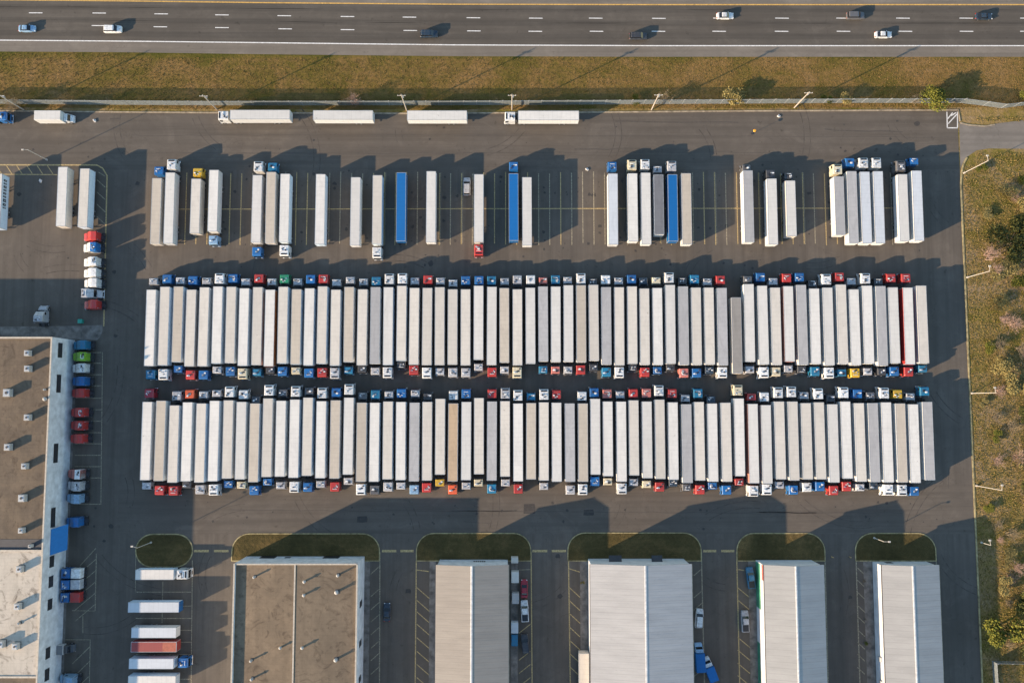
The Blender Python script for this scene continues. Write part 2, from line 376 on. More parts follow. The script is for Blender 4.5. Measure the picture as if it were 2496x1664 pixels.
# yard asphalt
XE = P(2345, 547).x                       # east kerb
lotN = PP([(-40, 270), (240, 273), (500, 275), (1000, 277), (1450, 274), (1800, 271), (2336, 268.5)])
lot = [(-300, lotN[0].y)] + [(p.x, p.y) for p in lotN] + [(lotN[-1].x, P(2338, 300).y)] + [(XE, P(2338, 300).y), (XE, -260), (-300, -260)]
struct('parking_lot', flat(ccw(lot), 0.0), [M['lot']])
# side road at the north-east gap
sr = PP([(2338, 298), (2360, 304), (2400, 306), (2440, 300), (2496, 293), (2900, 285), (2900, 365), (2496, 363), (2410, 362), (2380, 367), (2358, 382), (2346, 400), (2341, 412)])
struct('side_road', flat(ccw([(p.x, p.y) for p in sr]), .006), [M['sideroad']])
# kerbs
mb = MB(); ribbon(mb, [Vector((-300, lotN[0].y, 0))] + lotN + [Vector((lotN[-1].x + .3, P(2338, 296).y, 0))], .38, -.02, 0, .15)
e = PP([(2357, 384), (2348, 400), (2344, 420)])
ribbon(mb, [Vector((p.x, p.y, 0)) for p in e] + [Vector((XE + .1, P(2345, 450).y, 0)), Vector((XE + .1, -260, 0))], .42, -.02, 1, .15)
ribbon(mb, PP([(2341, 300), (2362, 305), (2400, 308), (2425, 304)]), .3, -.02, 0, .14)
struct('kerb', mb, [M['kerb'], M['kerby']])
def rounded(x0, x1, y0, y1, r, open_bottom=True):
    """top-rounded outline from photo pixels (x0..x1, y0 top .. y1 bottom) in world coords"""
    a = P(x0, y0 + r + 10); b = P(x1, y0 + r + 10); X0, X1 = a.x, b.x; YT = P(1248, y0).y; YB = P(1248, y1).y; rr = r * H / F
    pts = [Vector((X0, YB, 0))]
    for i in range(9):
        t = math.pi - i * math.pi / 16; pts.append(Vector((X0 + rr + rr * math.cos(t), YT - rr + rr * math.sin(t), 0)))
    for i in range(9):
        t = math.pi / 2 - i * math.pi / 16; pts.append(Vector((X1 - rr + rr * math.cos(t), YT - rr + rr * math.sin(t), 0)))
    pts.append(Vector((X1, YB, 0))); return pts
ISL = [(565, 925, 1300, 1366, 42), (1015, 1294, 1299, 1366, 42), (1384, 1709, 1298, 1366, 42), (1796, 2010.5, 1299, 1366, 42), (2085, 2281, 1299, 1366, 42)]
kb = MB()
for (x0, x1, y0, y1, r) in ISL:
    o = rounded(x0, x1, y0, y1, r)
    struct('grass_island', flat(ccw([(p.x, p.y) for p in o]), .09), [M['island']])
    ribbon(kb, o, .26, 0, 0, .13)
    ribbon(kb, [o[-1], o[0]], .25, 0, 0, .12)
# lone capsule island
def capsule(x0, x1, y0, y1):
    A = P(x0, (y0 + y1) / 2); B = P(x1, (y0 + y1) / 2); YT = P(1248, y0).y; YB = P(1248, y1).y; ry = (YT - YB) / 2; rx = ry * 1.05; cy = (YT + YB) / 2
    pts = [Vector((A.x + rx - rx * math.cos(t), cy - ry * math.sin(t), 0)) for t in [-math.pi / 2 + math.pi * i / 14 for i in range(15)]]
    pts = []
    for i in range(15):
        t = math.pi / 2 + math.pi * i / 14; pts.append(Vector((A.x + rx + rx * math.cos(t), cy + ry * math.sin(t), 0)))
    for i in range(15):
        t = -math.pi / 2 + math.pi * i / 14; pts.append(Vector((B.x - rx + rx * math.cos(t), cy + ry * math.sin(t), 0)))
    return pts
o = capsule(331, 469.5, 1301, 1381)
struct('grass_island', flat(ccw([(p.x, p.y) for p in o]), .09), [M['island']])
ribbon(kb, o + [o[0]], .3, 0, 0, .13); struct('island_kerb', kb, [M['kerby']])
# concrete strips along the buildings
mb = MB()
for x0, x1, y0 in [(885, 902, 1359), (1047, 1062, 1361), (1246, 1262, 1361), (1414, 1432, 1361), (1824, 1847, 1361), (2105, 2126, 1361)]:
    a = P(x0, 1400); b = P(x1, 1400); yt = P(1248, y0).y
    mb.add([(a.x, -160, .02), (b.x, -160, .02), (b.x, yt, .02), (a.x, yt, .02)], [(0, 1, 2, 3)])
a = P(174, 1000).x; b = P(181.5, 1000).x
mb.add([(a, -160, .02), (b, -160, .02), (b, P(0, 832).y, .02), (a, P(0, 832).y, .02)], [(0, 1, 2, 3)])
q = PP([(0, 796), (190, 794), (250, 792), (250, 806), (244, 822), (236, 829), (180, 826), (0, 830)])
mb.add([(p.x, p.y, .02) for p in ccw([(v.x, v.y, 0) for v in q]) ] if False else [(v[0], v[1], .02) for v in ccw([(v.x, v.y) for v in q])], [tuple(range(8))])
struct('pavement', mb, [M['concrete']])
# ------------------------------------------------------------------ painted lines in the yard
yl = MB()
def pl(pts, w=.16, mi=0): ribbon(yl, PP(pts), w * 1.45, .013, mi)
y1, y2, ym = P(1248, 421).y, P(1248, 595.5).y, P(1248, 510).y
for k in range(0, 66):
    X = P(452.8 + 26.88 * k, 510).x
    if X > P(2190, 510).x: continue
    faded = random.random() < .35
    ribbon(yl, [Vector((X, y1 + U(-.3, .3))), Vector((X, y2 + U(-.3, .3)))], .25, .013, 1 if faded else 0)
    if R() < .22: ribbon(yl, [Vector((X + .32, y1)), Vector((X + .32, y2))], .12, .013, 1)
ribbon(yl, [Vector((P(430, 510).x, ym)), Vector((P(2185, 510).x, ym + .3))], .26, .017, 0)
# west yard border and hatches
pl([(-60, 402), (236, 402.5), (250, 410), (261, 428), (253.5, 770), (253, 795)], .25); pl([(0, 425), (140, 426)], .16, 0)
for x in range(-10, 138, 25): pl([(x, 403), (x + 14, 424)], .14)
for y in (438, 468, 498, 528): pl([(236, y), (257, y + 19)], .14, 1)
pl([(240, 420), (257, 430)], .14, 1)
for y in (859, 885, 913, 940, 970, 998, 1026, 1054, 1081, 1109, 1136.5, 1164, 1228): pl([(182, y), (247, y)], .14, 1)
pl([(250, 858), (246, 1228)], .14, 1)
pl([(235, 1348), (232, 1488), (176, 1487)], .16, 1)
for y in range(1335, 1480, 27): pl([(183 + (y < 1345) * 12, y + 43), (234, y)], .13, 1)
pl([(153, 1558), (220, 1558), (218, 1664)], .14, 1)
for y in (1575, 1610, 1645): pl([(176, y + 42), (219, y)], .13, 1)
pl([(202, 1500), (202, 1542)], .14, 1)
pl([(469, 1365), (466, 1664)], .14, 1); pl([(397, 1416), (395, 1518)], .14, 1); pl([(331, 1330), (330, 1440)], .1, 1)
for y in (1442, 1476, 1506, 1535, 1564, 1594, 1654): pl([(331, y), (466, y)], .14, 1)
for xs in [(473, 509), (521.5, 557), (931, 966), (976, 1008), (1298, 1334), (1345, 1380), (1714, 1746), (1758, 1790)]: pl([(xs[0], 1342), (xs[1], 1342)], .42, 0)
def fishbone(xa, xb, ys, up, bar, mi=0):
    for y in ys: pl([(xa, y), (xb, y + up)], .14, mi)
    pl([(bar[0], 1345), (bar[1], 1664), (bar[2], 2200)], .2, mi)
fishbone(904, 924, (1398, 1453, 1485, 1515, 1546, 1579, 1609, 1642), -18, (926, 925, 924.5), 1)
fishbone(1016, 1047, (1431, 1462, 1490, 1520, 1553, 1586, 1618, 1650), 27, (1015, 1012, 1005)); pl([(1016, 1355), (1038, 1363)]); pl([(1016, 1388), (1046, 1392)])
fishbone(1265, 1293, (1542, 1608, 1640, 1672), -22, (1294.6, 1297, 1300)); pl([(1265, 1358), (1294, 1355)]); pl([(1265, 1388), (1294, 1387)], .14, 1)
fishbone(1387, 1414, (1430, 1462, 1493, 1526, 1558, 1590, 1622), 25, (1385.5, 1390, 1396)); pl([(1387, 1353), (1411, 1361)]); pl([(1387, 1385), (1413, 1393)])
fishbone(1691, 1711, (1402, 1456, 1486, 1520, 1583, 1615, 1648), -17, (1709.5, 1717, 1730), 1)
fishbone(1798, 1828, (1431, 1461, 1552, 1583, 1615, 1645), 25, (1795.5, 1803, 1815)); pl([(1797, 1352), (1820, 1361)]); pl([(1798, 1387), (1814, 1389)])
fishbone(2090, 2108, (1383, 1413, 1442, 1474, 1501, 1533, 1564, 1593, 1625), 17, (2086, 2096, 2110), 1)
pl([(2011, 1366), (2019, 1664), (2030, 2200)], .16, 1); pl([(2282, 1366), (2290, 1664), (2300, 2200)], .16, 1)
# white hatched box in the north-east corner
for a, b in [((2308, 273), (2309, 312)), ((2309, 312), (2334, 312)), ((2334, 312), (2333.5, 273)), ((2310, 290), (2322, 275)), ((2311, 302), (2332, 279)), ((2318, 283), (2330, 275))]: pl([a, b], .2, 2)
struct('parking_lines', yl, [M['yellowpaint'], M['fadedpaint'], M['whitepaint']])
# tar patches and seams
mb = MB()
for x0, x1, ya, yb in [(870, 895, 1257, 1272), (1276, 1304, 1227, 1251), (1422, 1447, 1241, 1255), (988, 1001, 1434, 1445)]:
    q = [P(x0, yb), P((x0 + x1) / 2, yb + U(-1, 1)), P(x1, yb + U(-1, 1)), P(x1 + 1, (ya + yb) / 2), P(x1 - 1, ya), P(x0 + 1, ya + 1)]
    mb.add([(p.x, p.y, .009) for p in q], [tuple(range(6))])
for x, y in [(279, 662), (281, 818), (270, 1282), (254, 1318), (1025, 530), (1600, 505), (1447, 510), (1447, 475), (1770, 550), (1990, 1080), (1845, 1400), (2072, 1455), (1360, 1355),
             (1365, 1452), (1660, 1475), (2240, 1655), (335, 448), (46, 474), (166, 629), (1050, 642), (2187, 295), (2235, 302), (1340, 700), (1130, 1645)]:
    c = P(x, y); r = U(.35, .9); k = 9; mb.add([(c.x + r * math.cos(t) * U(.7, 1.2), c.y + r * math.sin(t) * U(.6, 1.1), .009) for t in [6.283 * i / k for i in range(k)]], [tuple(range(k))])
struct('asphalt_patches', mb, [M['patch']]); mb = MB()
for pts, w in [([(300, 331), (900, 329), (1500, 331), (2330, 335)], .12), ([(380, 372), (1000, 374), (1500, 371), (1900, 372)], .14), ([(1400, 365), (1560, 362)], .3), ([(1500, 296), (1800, 299)], .3),
               ([(560, 1242), (1200, 1246), (2200, 1250)], .18), ([(2010, 316), (2200, 322)], .35), ([(1100, 1245), (1260, 1243)], .35), ([(1850, 1247), (1990, 1249)], .4), ([(268, 289), (294, 289)], .5),
               ([(2312, 1140), (2312, 1190)], .12), ([(1130, 1270), (1200, 1275)], .2), ([(1280, 275), (1279, 1290)][:1] + [(1282, 330)], .1)]:
    q = PP(pts); fine = []
    for a, b in zip(q[:-1], q[1:]):
        n = max(2, int((b - a).length / 3))
        for i in range(n): fine.append(a.lerp(b, i / n) + Vector((0, U(-.16, .16), 0)))
    fine.append(q[-1]); ribbon(mb, fine, w * .9, .0095)
struct('crack_sealant', mb, [M['seam']])

mb = MB(); rt = random.Random(11)
M['scuff'] = plain('tyre_scuff', (.088, .073, .059), .9, noise=.25, scale=.6)
def arc(cx, cy, r, a0, a1, w=.22):
    n = 14
    for off in (0, 1.75):
        ribbon(mb, [Vector((cx + (r + off) * math.cos(a0 + (a1 - a0) * i / n), cy + (r + off) * math.sin(a0 + (a1 - a0) * i / n))) for i in range(n + 1)], w, .0065 + .0004 * rt.random())
for px, py in [(300, 350), (520, 340), (760, 345), (980, 330), (1230, 345), (1500, 325), (1720, 340), (1960, 330), (2200, 330), (330, 620), (640, 630), (1000, 640), (1700, 640), (2000, 640), (2290, 520), (290, 760), (270, 980), (310, 1180), (560, 1250), (760, 1255), (1000, 1260),
               (1200, 1255), (1500, 1262), (1750, 1255), (2040, 1262), (2240, 1240), (2300, 980), (120, 600), (60, 640), (160, 660), (300, 1400), (280, 1520), (500, 1400), (970, 1420), (1340, 1450), (1750, 1420), (2050, 1420), (2330, 1400)]:
    c = P(px, py); r = rt.uniform(8, 26); a = rt.uniform(0, 6.28); arc(c.x - r * math.cos(a), c.y - r * math.sin(a), r, a - rt.uniform(.15, .55), a + rt.uniform(.1, .5), rt.uniform(.14, .26))
struct('tyre_marks', mb, [M['scuff']])
mb = MB()
def blob(x, y, r, z):
    k = 10; ph = rt.uniform(0, 6); mb.add([(x + r * math.cos(t) * rt.uniform(.6, 1.25), y + r * math.sin(t) * rt.uniform(.6, 1.25), z) for t in [ph + 6.283 * i / k for i in range(k)]], [tuple(range(k))])
for i in range(260):
    if i < 150: c = P(452.8 + 26.88 * (rt.randint(0, 64) + .5) + rt.uniform(-4, 4), rt.choice([440, 470, 555, 585]) + rt.gauss(0, 10)); r = rt.uniform(.12, .55)
    else: c = P(rt.uniform(20, 2330), rt.choice([rt.uniform(290, 420), rt.uniform(600, 660), rt.uniform(1215, 1290), rt.uniform(1215, 1290)])); r = rt.uniform(.1, .4)
    blob(c.x, c.y, r, .0072 + .00001 * i)
struct('oil_stains', mb, [M['patch']])

# ------------------------------------------------------------------ grass tufts (uncountable)
def tufts(name, n, area, mat, label, size=(.12, .32)):
    mb = MB()
    k = 0
    while k < n:
        x, y = area()
        if x is None: continue
        k += 1
        s = U(*size); a = U(0, 6.283)
        for j in range(3):
            t = a + j * 2.1 + U(-.4, .4); dx, dy = math.cos(t), math.sin(t); w = s * .28
            bx, by = x + U(-.1, .1), y + U(-.1, .1)
            mb.add([(bx - dy * w, by + dx * w, -.02), (bx + dy * w, by - dx * w, -.02), (bx + dx * s * .55, by + dy * s * .55, s * U(.5, .9))], [(0, 1, 2)])
    o = thing(name, label, 'grass', me=mb.mesh(name, [mat]), kind='stuff')
def a_verge():
    px, py = U(-10, 2506), random.choice([U(128, 262)] * 5 + [U(240, 268)])
    y0 = 128 if px < 315 else 139
    if py < y0 + 2: return None, None
    v = P(px, py); return v.x, v.y
tufts('grass', 26000, a_verge, M['tuft'], 'olive and straw coloured grass on the highway verge')
def a_field():
    px, py = U(2347, 2530), U(285, 1690)
    v = P(px, py)
    if v.x < XE + .5: return None, None
    if 296 < py < 372 and px > 2335: return None, None
    if py < 405 and px < 2380: return None, None
    return v.x, v.y
tufts('grass', 22000, a_field, M['tuftE'], 'rough green and brown grass east of the yard', (.14, .42))

# ------------------------------------------------------------------ trailers
def wheel_mesh():
    mb = MB(); mb.cyl((-.28, 0, 0), (.28, 0, 0), .5, 14, 0); mb.cyl((-.30, 0, 0), (.30, 0, 0), .26, 10, 1); return mb.mesh('wheel', [M['tyre'], M['rim']])
WHEEL = wheel_mesh()
mb = MB(); mb.box(-.12, .12, -.12, .12, .06, 1.12); mb.box(-.2, .2, -.2, .2, 0, .07); LEG = mb.mesh('landing_leg', [M['steel']])
mb = MB(); mb.box(-1.1, 1.1, -.08, .08, .5, .64); mb.box(-.75, -.65, -.05, .05, .6, 1.14); mb.box(.65, .75, -.05, .05, .6, 1.14); BUMP = mb.mesh('rear_bumper', [M['steel']])
BOXC = {}
def trailer_meshes(L, h, roof, side):
    key = (round(L, 1), round(h, 1), side)
    if key not in BOXC:
        L = key[0]; hw = 1.27; b = MB(); z0 = 1.06
        b.box(-hw, hw, -L / 2, L / 2, z0, h - .03, 0)
        b.box(-hw - .02, -hw + .07, -L / 2, L / 2, h - .16, h, 1); b.box(hw - .07, hw + .02, -L / 2, L / 2, h - .16, h, 1)       # roof rails
        b.box(-hw + .07, hw - .07, L / 2 - .08, L / 2 + .02, h - .16, h, 1); b.box(-hw + .07, hw - .07, -L / 2 - .02, -L / 2 + .08, h - .16, h, 1)
        b.box(-hw - .02, -hw + .05, -L / 2, L / 2, z0 - .03, z0 + .14, 1); b.box(hw - .05, hw + .02, -L / 2, L / 2, z0 - .03, z0 + .14, 1)
        for y in (L / 2 - .05, -L / 2 + .05):
            for x in (-hw - .015, hw - .045): b.box(x, x + .06, y - .07, y + .07, z0 + .15, h - .17, 1)
        n = int(L / 1.22)
        for i in range(1, n):
            y = -L / 2 + i * L / n
            b.box(-hw - .012, -hw + .02, y - .04, y + .04, z0 + .15, h - .17, 0); b.box(hw - .02, hw + .012, y - .04, y + .04, z0 + .15, h - .17, 0)
        r = MB(); r.box(-hw + .075, hw - .075, -L / 2 + .085, L / 2 - .085, h - .06, h - .015, 0)
        for i in range(1, n): y = -L / 2 + i * L / n; r.box(-hw + .09, hw - .09, y - .06, y + .06, h - .02, h - .011, 0)
        d = MB(); d.box(-.02, -1.2, -.02, .02, 1.2, h - .2); D = MB(); D.box(.012, 1.2, -.035, .0, 1.22, h - .2)
        for x in (.25, .9): D.cyl((x, -.06, 1.3), (x, -.06, h - .3), .025, 5)
        fr = MB()
        for x in (-.5, .42): fr.box(x, x + .09, -L / 2 + .3, L / 2 - .4, .95, 1.15)
        for i in range(9): y = -L / 2 + .6 + i * (L - 1.4) / 8; fr.box(-1.1, 1.1, y - .05, y + .05, 1.02, 1.14)
        fr.box(-.95, .95, -L / 2 + 3.0, -L / 2 + 6.0, .78, .96)
        for y in (-L / 2 + 3.8, -L / 2 + 5.1): fr.cyl((-1.0, y, .5), (1.0, y, .5), .07, 6)
        BOXC[key] = (b.mesh('cargo_box', [None, M['galv']]), r.mesh('roof_skin'), D.mesh('rear_door', [None]), fr.mesh('under_frame', [M['steel']]), L)
    return BOXC[key]
NAMES_R = dict(W='white', C='cream', T='tan', g='grey', d='dingy brown-grey', D='charcoal', B='bright blue', O='wood-brown', R='oxide red', b='pale blue-grey')
def trailer(A, B, roof, side, label, group, h=4.12, doors='W', lean=None):
    """A front roof-centre, B rear roof-centre, world points"""
    d = Vector((A.x - B.x, A.y - B.y, 0)); L = round(d.length, 1); c = (A + B) / 2; rz = math.atan2(d.y, d.x) - math.pi / 2
    bm_, rm, dm, fm, L = trailer_meshes(L, h, roof, side)
    t = thing('semi_trailer', label, 'trailer', (c.x, c.y, 0), rz + U(-.0035, .0035), group)
    sm = M['s' + side]
    obj('cargo_box', bm_, t, sm); obj('roof', rm, t, M['r' + roof])
    o = obj('rear_door', dm, t, sm, (0, -L / 2, 0)); o = obj('rear_door', dm, t, sm, (0, -L / 2 - .035, 0), math.pi); o.location.y = -L / 2; o.rotation_euler = (0, 0, 0); o.scale = (-1, 1, 1)
    obj('under_frame', fm, t)
    for x in (-.8, .8): obj('landing_leg', LEG, t, None, (x, L / 2 - 3.6, 0))
    for y in (-L / 2 + 3.8, -L / 2 + 5.1):
        for x in (-.95, .95): obj('wheel', WHEEL, t, None, (x, y, .5))
    obj('rear_bumper', BUMP, t, None, (0, -L / 2 + .15, 0))
    return t

# ------------------------------------------------------------------ tractors
def roof_gear(kind, seed, w, y0, y1, z):
    rr = random.Random(seed); ln = y1 - y0; out = []
    k = rr.choice([5, 6, 7, 7])
    for i in range(k):
        nm, mt = [('air_conditioner', 'lampW'), ('roof_hatch', 'dark'), ('horn_box', 'chrome'), ('roof_hatch', 'galv'), ('deflector_bracket', 'steel'), ('antenna_base', 'lampW'), ('vent_cowl', 'dark')][i]
        sx = rr.uniform(.2, .65); sy = rr.uniform(.15, .45); x = rr.uniform(-w + .12, w - sx - .1); y = y0 + .1 + (ln - sy - .2) * rr.random()
        mb = MB(); mb.box(x, x + sx, y, y + sy, z - .04, z + (.05, .04, .1, .06, .14, .12, .08)[i] + .012 * i, 0, .03); out.append((nm, mb.mesh(nm, [M[mt]])))
    if rr.random() < .7:
        mb = MB(); mb.box(-.6, .6, y1 - .12, y1 - .02, z - .04, z + .09, 0, .02); out.append(('marker_light_bar', mb.mesh('marker_light_bar', [M['lampW']])))
    return out
TM = {}
def tractor_meshes():
    spec = {}
    # h: tall aerodynamic cab, windshield strip behind a short nose
    st = [(0, 1.0, .55, 1.7), (-.06, 1.12, .5, 2.2), (-.16, 1.2, .5, 3.1), (-.3, 1.2, .5, 3.55), (-.42, 1.2, .5, 3.62), (-2.95, 1.2, .55, 3.66)]
    spec['h'] = (st, [(-.02, 1.95, 1.0), (-.16, 3.0, 1.0)], 3.66, (-2.9, -1.3), 3.0, [(-.35, -1.15, 2.0, 2.9)])
    st = [(0, 1.0, .55, 1.6), (-.06, 1.14, .5, 2.1), (-.18, 1.18, .5, 2.9), (-.35, 1.18, .5, 3.2), (-.5, 1.18, .5, 3.25), (-2.5, 1.2, .55, 3.28)]
    spec['m'] = (st, [(-.02, 1.9, 1.0), (-.18, 2.75, .98)], 3.27, (-2.45, -.8), 2.55, [(-.35, -1.1, 1.95, 2.7)])
    st = [(0, 1.0, .55, 1.5), (-.06, 1.12, .5, 1.9), (-.16, 1.13, .5, 2.5), (-.3, 1.13, .5, 3.0), (-.4, 1.13, .5, 3.06), (-1.95, 1.13, .55, 3.1)]
    spec['l'] = (st, [(-.02, 1.75, .95), (-.16, 2.4, .95)], 3.09, (-1.9, -.45), 2.0, [(-.3, -.95, 1.85, 2.5)])
    # v: conventional sleeper tractor with bonnet and sloping roof fairing
    st = [(0, .75, .55, 1.2), (-.2, .95, .5, 1.55), (-.7, 1.05, .5, 1.75), (-1.25, 1.12, .5, 1.9), (-1.3, 1.18, .5, 1.92), (-1.75, 1.18, .5, 2.7), (-1.85, 1.2, .5, 2.8), (-2.9, 1.22, .5, 3.62), (-3.2, 1.22, .5, 3.7), (-4.5, 1.22, .55, 3.7)]
    spec['v'] = (st, [(-1.33, 1.96, 1.0), (-1.73, 2.68, .98)], 3.7, (-4.4, -3.3), 4.6, [(-1.95, -2.6, 1.9, 2.6)])
    for k, (st, ws, zr, yr, cl, win) in spec.items():
        c = MB(); c.loft(st, 0, .14)
        g = MB(); (ya, za, wa), (yb, zb, wb) = ws
        g.slab([(wa, ya + .03, za), (wb, yb + .03, zb), (-wb, yb + .03, zb), (-wa, ya + .03, za)][::-1], .05, 0)
        sw = []
        for sgn in (-1, 1):
            q = MB(); y0, y1, z0, z1 = win[0]; x = sgn * 1.19; q.box(min(x, x + sgn * .035), max(x, x + sgn * .035), y1, y0, z0, z1); sw.append(q.mesh('side_window', [M['glass']]))
        ch = MB(); back = -cl - (1.1 if k == 'v' else 3.2)
        for x in (-.46, .34): ch.box(x, x + .12, back, -.4, .62, .88)
        for y in (back + .7, back + 1.95): ch.cyl((-.95, y, .5), (.95, y, .5), .09, 6)
        ch.box(-.5, .5, back, back + .12, .6, .9); ch.box(-.95, .95, -cl - .5, -cl - .05, .86, .92)
        ch.cyl((-.8, -1.0, .5), (.8, -1.0, .5), .07, 6)
        fw = MB(); fw.cyl((0, back + .75, .86), (0, back + .75, 1.0), .45, 12); fw.box(-.3, .3, back + .2, back + .7, .87, .97)
        tk = MB(); tk.cyl((.8, -cl + .9, .62), (.8, -cl + .05, .62), .28, 10); tk2 = MB(); tk2.cyl((-.8, -cl + .9, .62), (-.8, -cl + .05, .62), .28, 10)
        bp = MB(); bp.box(-1.18, 1.18, -.1, .12, .32, .62, 0, .04)
        gr = MB(); gr.box(-.5, .5, -.02, .05, .7, 1.25)
        hl = []
        for sgn in (-1, 1):
            q = MB(); q.box(min(sgn * .62, sgn * .92), max(sgn * .62, sgn * .92), -.06, .06, .78, 1.0); hl.append(q.mesh('headlight', [M['lampW']]))
        mi = []
        for sgn in (-1, 1):
            q = MB(); yb_ = ws[0][0] - .15; q.box(min(sgn * 1.2, sgn * 1.42), max(sgn * 1.2, sgn * 1.42), yb_ - .05, yb_, 2.35, 2.4); q.box(min(sgn * 1.36, sgn * 1.52), max(sgn * 1.36, sgn * 1.52), yb_ - .1, yb_ + .02, 1.8, 2.5, 0, .02); mi.append(q.mesh('mirror', [M['steel']]))
        ex = []
        for x in (-1.05, 1.05): e1 = MB(); e1.cyl((x, -cl - .22, .9), (x, -cl - .22, zr * .93), .075, 7); ex.append(e1.mesh('exhaust_stack', [M['chrome']]))
        sk = MB(); sk.box(-.82, .82, -.82, -.46, zr - .05, zr + .02, 0); skm = sk.mesh('skylight', [M['glass']])
        gears = [roof_gear(k, 100 + i + ord(k), 1.05, yr[0], yr[1], zr) for i in range(7)]
        TM[k] = dict(cab=c.mesh('cab'), ws=g.mesh('windshield', [M['glass']]), sw=sw, ch=ch.mesh('chassis', [M['steel']]), fw=fw.mesh('fifth_wheel', [M['steel']]), tk=[tk.mesh('fuel_tank', [M['chrome']]), tk2.mesh('fuel_tank', [M['chrome']])],
                     bp=bp.mesh('bumper', [M['chrome']]), gr=gr.mesh('grille', [M['dark']]), hl=hl, mi=mi, ex=ex, sk=skm, gears=gears, cl=cl, back=back)
tractor_meshes()
TN = 0
def tractor(front, rz, col, typ, label, group, gear=True):
    """front = world xy of the bumper, rz heading (0 = nose to +Y)"""
    global TN; TN += 1
    m = TM[typ]; t = thing('tractor_unit', label, 'truck', (front.x, front.y, 0), rz, group); pm = M['p' + col]
    obj('cab', m['cab'], t, pm); obj('windshield', m['ws'], t)
    for q in m['sw']: obj('side_window', q, t)
    obj('chassis', m['ch'], t); obj('fifth_wheel', m['fw'], t); obj('bumper', m['bp'], t); obj('grille', m['gr'], t)
    for q in m['tk']: obj('fuel_tank', q, t)
    for q in m['hl']: obj('headlight', q, t)
    for q in m['mi']: obj('mirror', q, t)
    if typ in 'ml' or gear:
        for nm_, q in m['gears'][(TN * 5 + 3) % 7]: obj(nm_, q, t)
    if typ == 'h': obj('skylight', m['sk'], t)
    if typ in 'lv' or TN % 3 == 0: [obj('exhaust_stack', q, t) for q in m['ex']]
    for x in (-1.0, 1.0):
        obj('wheel', WHEEL, t, None, (x * .93, -1.0, .5))
        for y in (m['back'] + .7, m['back'] + 1.95): obj('wheel', WHEEL, t, None, (x * .93, y, .5))
    return t
ROOFH = dict(h=3.0, m=2.6, l=2.4, v=2.0)
def cab_word(col, typ):
    n = PC[col][0]; return {'h': f'tall {n} sleeper tractor', 'm': f'{n} tractor', 'l': f'low {n} day-cab tractor', 'v': f'{n} long-bonnet tractor'}[typ]

# ---- the two packed rows: (roof x, y top, y bottom, roof, side, north tractor, its front y, south tractor, its front y) in zoom pixels
K = 5.2275
def rowdata(txt, x0, y0, off=0):
    out = []
    for ln in txt.strip().splitlines():
        a = ln.split(); x, yt, yb = float(a[0]) + off, float(a[1]), float(a[2])
        rec = [x0 + x / K, y0 + yt / K, y0 + yb / K, a[3][0], a[3][1]]
        for s in a[4:6]:
            rec.append(None if s == '-' else (s[0], s[1], y0 + float(s[2:]) / K))
        out.append(rec)
    return out
row1 = rowdata('''255 340 1315 Wg Sl190 Tm1490
429 305 1305 Cb Bm145 Wh1500
602 300 1265 Tb Sl180 Bl1410
765 340 1320 Ck Bm165 Rm1495
932 310 1318 Cg Sl185 Bm1495
1105 300 1282 Wb Wh130 Sl1420
1275 305 1275 Cg Bm140 Bm1450
1440 325 1310 Wb Sl195 Ch1490
1612 310 1300 Cg Rm140 Tl1450
1770 340 1320 Wo Sl195 Kl1400
1937 305 1280 Cb Gm145 Bm1450''', 320, 640) + rowdata('''120 335 1295 Tb Sl195 Cl1430
285 325 1305 Wb Bm150 Bm1470
450 300 1285 Cb Rm145 Rm1465
620 340 1310 Cb Sl205 Sh1485
790 305 1265 Tg Sl175 Tl1425
960 335 1305 Cg Sl195 Kl1395
1125 310 1285 gg Tm175 Sl1435
1290 310 1300 Wb Wh135 Wh1475
1460 290 1250 Cb Wh130 Kl1345
1620 320 1295 Cg Sl185 Rm1435
1785 320 1300 Cg Rm155 Wh1480
1945 310 1300 Cg Sl185 Sl1440''', 700, 640) + rowdata('''70 335 1295 Cg Sl210 Sm1465
235 335 1305 Cg Bm165 Sm1465
400 290 1235 Wg Bm165 Sl1385
568 305 1300 Wg Tm165 Rm1460
728 320 1270 Tg Sl190 Sl1420
895 335 1305 Cg Sm155 Ch1475
1060 315 1285 Wg Wm155 -
1222 300 1255 gg Pl180 Tl1415
1382 300 1265 Wg Tm155 Pl1420
1543 285 1260 Wg Sl175 Sl1420
1705 285 1265 Tg Wh130 Rm1430
1865 280 1245 Cg Kl235 Kl1390
2025 310 1295 gW Wm155 Tm1460''', 1090, 640) + rowdata('''151 310 1305 CW Sl185 Wh1475
316 300 1285 CW Bm150 Kl1350
473 325 1300 CW Nl185 Rm1460
638 320 1300 WW Cl180 Bl1425
801 280 1285 WW Wh120 Kl1350
968 300 1300 gW Kl185 Pm1470
1131 315 1300 CW Tm150 Bm1470
1295 315 1295 CW Sl195 Nl1425
1461 320 1305 gW Rm160 Wh1475
1643 440 1410 dT - -
1805 270 1260 WW gl165 Sl1415
1978 290 1295 WW Bm125 Wh1475''', 1480, 640) + rowdata('''51 315 1300 CW Sl190 Cm1455
215 295 1260 WP Rm135 Sl1405
383 280 1300 gW Bm125 Kl1415
548 325 1290 WW Kl220 Tm1450
718 315 1305 WW Wh140 Wh1480
891 275 1290 CW Rm120 Tl1455
1053 335 1305 WW Sl190 Ym1470
1221 290 1285 WW Wh130 Sl1440
1393 295 1310 gW Kl195 Kl1440
1551 310 1280 WW Rm135 Bm1450
1738 315 1295 WR Rm135 Rm1455
1913 290 1280 CW - Tl1405''', 1880, 640)
